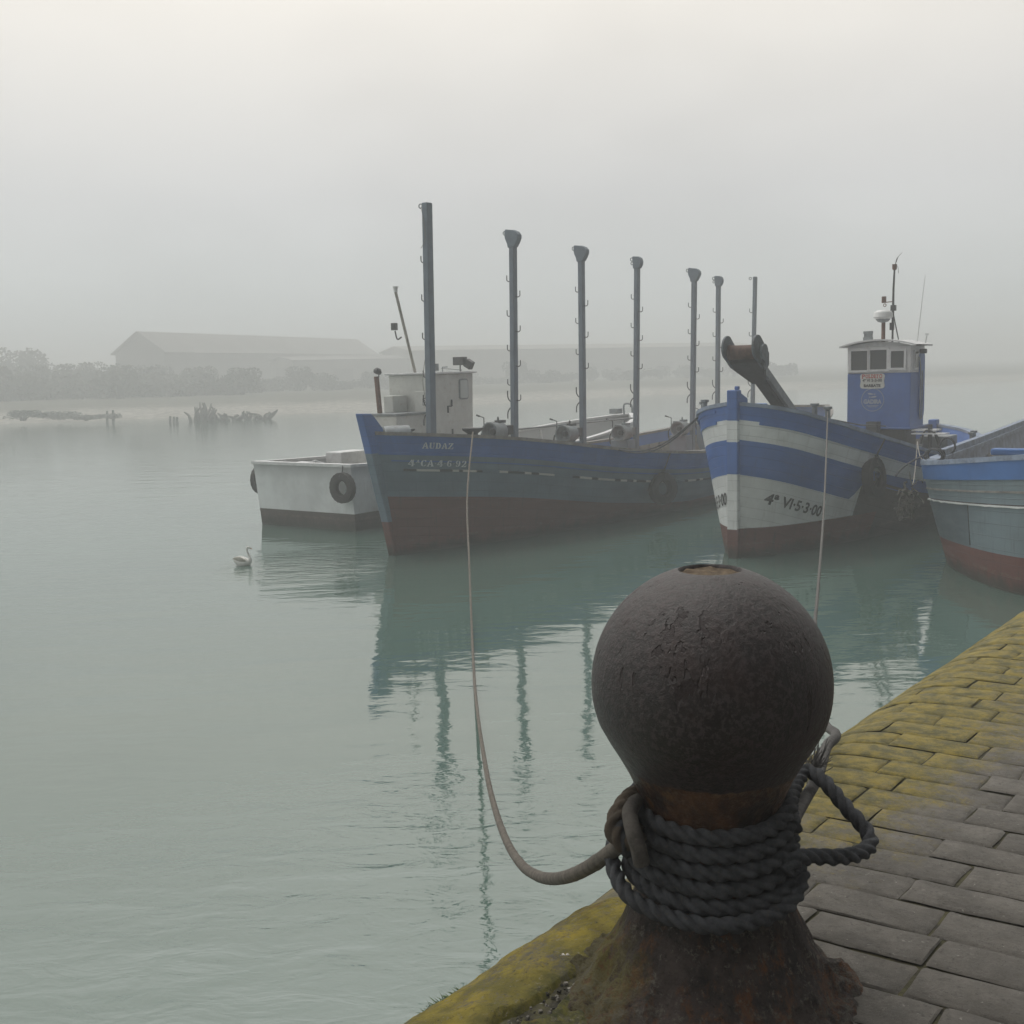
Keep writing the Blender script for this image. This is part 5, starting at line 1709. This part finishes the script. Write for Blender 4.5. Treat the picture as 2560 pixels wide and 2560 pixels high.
for px in list(range(-60, 640, 34)) + list(range(640, 2000, 60)):
    Y = shore((px - 1280) / F * 120) + (16 if px < 700 else 26) + random.uniform(-3, 9)
    X = (px + random.uniform(-12, 12) - 1280) / F * Y
    Y = shore(X) + (40 if px < 700 else 48) + random.uniform(-4, 12)
    X = (px - 1280) / F * Y
    s_ = random.uniform(.8, 1.3) * (1.5 if px < 560 else 1.15)
    plant(protoB[k % 3], (X, Y, 1.25), (s_ * 1.15, s_, s_ * random.uniform(.8, 1.1)), 'dim leafy bush along the far bank in the fog', 'bush', GB, random.uniform(0, 6)); k += 1
for (px, Y, s_, lab) in ((40, 168, 1.5, 'broad round tree at the left edge of the far bank'), (195, 172, 1.2, 'round tree left of the foggy warehouse'), (-60, 165, 1.4, 'tree cut by the left edge of the picture'), (940, 245, 1.35, 'pale tree rising behind the warehouse end'), (400, 160, .9, 'small tree before the warehouse gable')):
    plant(protoT[0 if px != 195 else 1], ((px - 1280) / F * Y, Y, .9), s_, lab, 'tree', None, random.uniform(0, 6))
# low dark scrub at the water's edge and driftwood
for (px, py, s_) in ((60, 1050, .55), (150, 1046, .5), (215, 1050, .45), (285, 1050, .35)):
    p = at_z(px, py, .3)
    plant(protoB[k % 3], p, (s_ * 1.9, s_, s_ * .6), 'dark scrub clump at the water line of the far bank', 'bush', 'scrub clumps at the far water line', random.uniform(0, 6)); k += 1
dp = at_z(500, 1050, .1)
dw = thing('driftwood', dp, 'dark heap of wrecked timber at the far water line', 'driftwood')
random.seed(9)
mb = MB()
for k in range(46):
    x = random.uniform(-.8, 5.6); h = (1.5 if x < 1.0 else .75) * random.uniform(.4, 1)
    a = Vector((x, random.uniform(-.6, .6), -.1)); b = a + Vector((random.gauss(0, .5), random.gauss(0, .3), h))
    mb.tube(spline([a, a.lerp(b, .5) + Vector((random.gauss(0, .2), 0, .1)), b], 3), [.17 - .02 * i for i in range(7)], 6)
mb.build('timbers', M['wood_grey'], dw, smooth=60)
for i, (px, py, h) in enumerate(((425, 1056, .5), (434, 1056, .45), (442, 1057, .45), (268, 1055, .9), (283, 1056, 1.0))):
    p = at_z(px, py, 0)
    mb = MB(); mb.tube([(0, 0, -.3), (.05, 0, h)], [.12, .09], 7); o = mb.build('stake', M['wood_grey'], smooth=60); o.location = p
    tag(o, 'short grey stake standing at the far water line', 'stake', 'stakes at the far water line')

# ================================================================ water
t = NT('harbour_water')
geo = t.n.new('ShaderNodeNewGeometry')
t.link(geo.outputs['Position'], t.n.new('ShaderNodeSeparateXYZ').inputs[0])
def wmap(scale, rot=0, loc=(0, 0, 0)):
    mp = t.n.new('ShaderNodeMapping'); mp.inputs['Scale'].default_value = scale; mp.inputs['Rotation'].default_value = (0, 0, rot); mp.inputs['Location'].default_value = loc
    t.link(geo.outputs['Position'], mp.inputs[0]); return mp.outputs[0]
swell = t.noise(1.0, 2, .5, wmap((.5, 1.3, 1), .25), .3)
rip = t.noise(1.0, 3, .55, wmap((2.2, 4.6, 1), -.3), .6)
fin = t.noise(1.0, 3, .6, wmap((7, 14, 1), .5), .8)
patch = t.ramp(t.noise(1.0, 3, .55, wmap((.10, .16, 1), .2, (3.1, 1.7, 0))), (.42, .62))
# more ripple close to the quay, and around the bird
def disc(cx, cy, r0, r1):
    vm = t.n.new('ShaderNodeVectorMath'); vm.operation = 'DISTANCE'
    t.link(geo.outputs['Position'], vm.inputs[0]); vm.inputs[1].default_value = (cx, cy, 0)
    return t.ramp(vm.outputs['Value'], (r0, r1, 1, 0))
birdm = disc(sw.x + 1.2, sw.y - .2, .6, 2.2)
nearm = disc(-.7, 6.2, 1.2, 3.6)
pm = t.math('MAXIMUM', t.math('MULTIPLY', patch, .05), t.math('MAXIMUM', birdm, t.math('MULTIPLY', nearm, .6)))
softm = disc(-2.2, 5.2, .5, 4.2)
h = t.math('MULTIPLY', swell, t.math('MULTIPLY_ADD', softm, .030, .015))
h = t.math('ADD', h, t.math('MULTIPLY', t.math('MULTIPLY', t.noise(1.0, 2, .5, wmap((1.3, 3.4, 1), -.2, (5, 3, 0)), .5), softm), .012))
h = t.math('ADD', h, t.math('MULTIPLY', rip, t.math('MULTIPLY_ADD', pm, .026, .0035)))
h = t.math('ADD', h, t.math('MULTIPLY', fin, t.math('MULTIPLY_ADD', pm, .005, .0003)))
b = t.n.new('ShaderNodeBump'); b.inputs['Strength'].default_value = 1; b.inputs['Distance'].default_value = 1
t.link(h, b.inputs['Height']); t.link(b.outputs[0], t.bsdf.inputs['Normal'])
turb = t.noise(1.0, 3, .5, wmap((.08, .12, 1)))
t.color(t.mix(t.ramp(turb, (.3, .7)), (.074, .130, .110), (.092, .152, .127)))
t.rough(.03); t.bsdf.inputs['IOR'].default_value = 2.2
mb = MB(); mb.add([(-590, -58, 0), (590, -58, 0), (590, 690, 0), (-590, 690, 0)], [(0, 1, 2, 3)])
wo = mb.build('water', t.m); tag(wo, kind='structure')

# ================================================================ haze
mb = MB(); mb.box((0, 320, 5.25), (1200, 780, 13.5))
mh = bpy.data.materials.new('haze'); mh.use_nodes = True
for n_ in list(mh.node_tree.nodes):
    if n_.type != 'OUTPUT_MATERIAL': mh.node_tree.nodes.remove(n_)
pv = mh.node_tree.nodes.new('ShaderNodeVolumePrincipled')
pv.inputs['Color'].default_value = (.95, .97, .98, 1); pv.inputs['Density'].default_value = .0075; pv.inputs['Anisotropy'].default_value = .1
mh.node_tree.links.new(pv.outputs[0], [n_ for n_ in mh.node_tree.nodes if n_.type == 'OUTPUT_MATERIAL'][0].inputs['Volume'])
ho = mb.build('haze', mh); tag(ho, 'pale sea fog filling the harbour', 'fog', kind='stuff')

# ================================================================ sky, sun
SUN_EL, SUN_AZ = 66, -35        # degrees; azimuth from +Y towards +X
w = bpy.data.worlds.new('World'); S.world = w; w.use_nodes = True
nt = w.node_tree; N = nt.nodes; LK = nt.links.new
bg = N['Background']
sky = N.new('ShaderNodeTexSky'); sky.sky_type = 'NISHITA'; sky.sun_disc = False
sky.sun_elevation = R(SUN_EL); sky.sun_rotation = R(SUN_AZ); sky.dust_density = 4; sky.air_density = 1.5
hs = N.new('ShaderNodeHueSaturation'); hs.inputs['Saturation'].default_value = .25
LK(sky.outputs[0], hs.inputs['Color'])
tc = N.new('ShaderNodeTexCoord'); sp = N.new('ShaderNodeSeparateXYZ'); LK(tc.outputs['Generated'], sp.inputs[0])
rampn = N.new('ShaderNodeValToRGB')
cr = rampn.color_ramp
cr.elements[0].position = 0.0; cr.elements[0].color = (.51, .54, .54, 1)
cr.elements[1].position = 1.0; cr.elements[1].color = (1.55, 1.54, 1.50, 1)
for p_, c_ in ((.06, (.50, .525, .525)), (.15, (.525, .527, .525)), (.22, (.61, .595, .57)), (.30, (.72, .685, .63)), (.5, (1.05, 1.02, .96))):
    e_ = cr.elements.new(p_); e_.color = (*c_, 1)
LK(sp.outputs[2], rampn.inputs[0])
# soft cloud mottling of the fog ceiling
mp = N.new('ShaderNodeMapping'); mp.inputs['Scale'].default_value = (1.3, 1.3, 2.6); LK(tc.outputs['Generated'], mp.inputs[0])
no_ = N.new('ShaderNodeTexNoise'); no_.inputs['Scale'].default_value = 1.6; no_.inputs['Detail'].default_value = 3; no_.inputs['Roughness'].default_value = .5
LK(mp.outputs[0], no_.inputs['Vector'])
mr = N.new('ShaderNodeMapRange'); LK(no_.outputs['Fac'], mr.inputs[0]); mr.inputs[1].default_value = .36; mr.inputs[2].default_value = .64; mr.inputs[3].default_value = .925; mr.inputs[4].default_value = 1.05; mr.interpolation_type = 'SMOOTHSTEP'
# brighter towards the sun; rear sky dimmed to shade the foreground like unseen buildings
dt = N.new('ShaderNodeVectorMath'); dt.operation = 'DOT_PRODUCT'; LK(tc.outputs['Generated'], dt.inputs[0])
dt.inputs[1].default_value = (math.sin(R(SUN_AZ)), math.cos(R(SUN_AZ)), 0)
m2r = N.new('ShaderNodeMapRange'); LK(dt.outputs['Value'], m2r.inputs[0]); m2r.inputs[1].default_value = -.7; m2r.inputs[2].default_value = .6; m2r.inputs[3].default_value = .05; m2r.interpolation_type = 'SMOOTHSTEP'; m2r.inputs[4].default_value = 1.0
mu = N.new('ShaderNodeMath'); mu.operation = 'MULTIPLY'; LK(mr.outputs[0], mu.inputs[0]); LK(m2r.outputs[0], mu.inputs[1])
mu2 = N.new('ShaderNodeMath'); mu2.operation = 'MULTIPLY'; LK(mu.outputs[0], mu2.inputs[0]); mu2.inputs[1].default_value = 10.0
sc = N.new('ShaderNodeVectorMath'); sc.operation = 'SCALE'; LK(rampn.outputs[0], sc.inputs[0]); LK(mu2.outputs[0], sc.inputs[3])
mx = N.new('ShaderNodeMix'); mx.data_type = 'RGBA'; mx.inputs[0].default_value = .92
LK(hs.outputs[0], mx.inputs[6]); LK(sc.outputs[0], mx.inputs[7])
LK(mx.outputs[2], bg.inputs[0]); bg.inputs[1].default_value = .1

sl = bpy.data.lights.new('sun', 'SUN'); sl.energy = .5; sl.angle = R(14); sl.color = (1, .95, .88)
so_ = bpy.data.objects.new('sun', sl); C.objects.link(so_)
dirv = Vector((math.sin(R(SUN_AZ)) * math.cos(R(SUN_EL)), math.cos(R(SUN_AZ)) * math.cos(R(SUN_EL)), math.sin(R(SUN_EL))))
so_.rotation_euler = dirv.to_track_quat('Z', 'Y').to_euler()

# ================================================================ render settings
S.view_settings.view_transform = 'Standard'; S.view_settings.look = 'None'; S.view_settings.exposure = .45; S.view_settings.gamma = 1
S.cycles.max_bounces = 6; S.cycles.diffuse_bounces = 2; S.cycles.glossy_bounces = 3; S.cycles.volume_bounces = 1
S.cycles.use_denoising = True
S.cycles.sample_clamp_indirect = 4
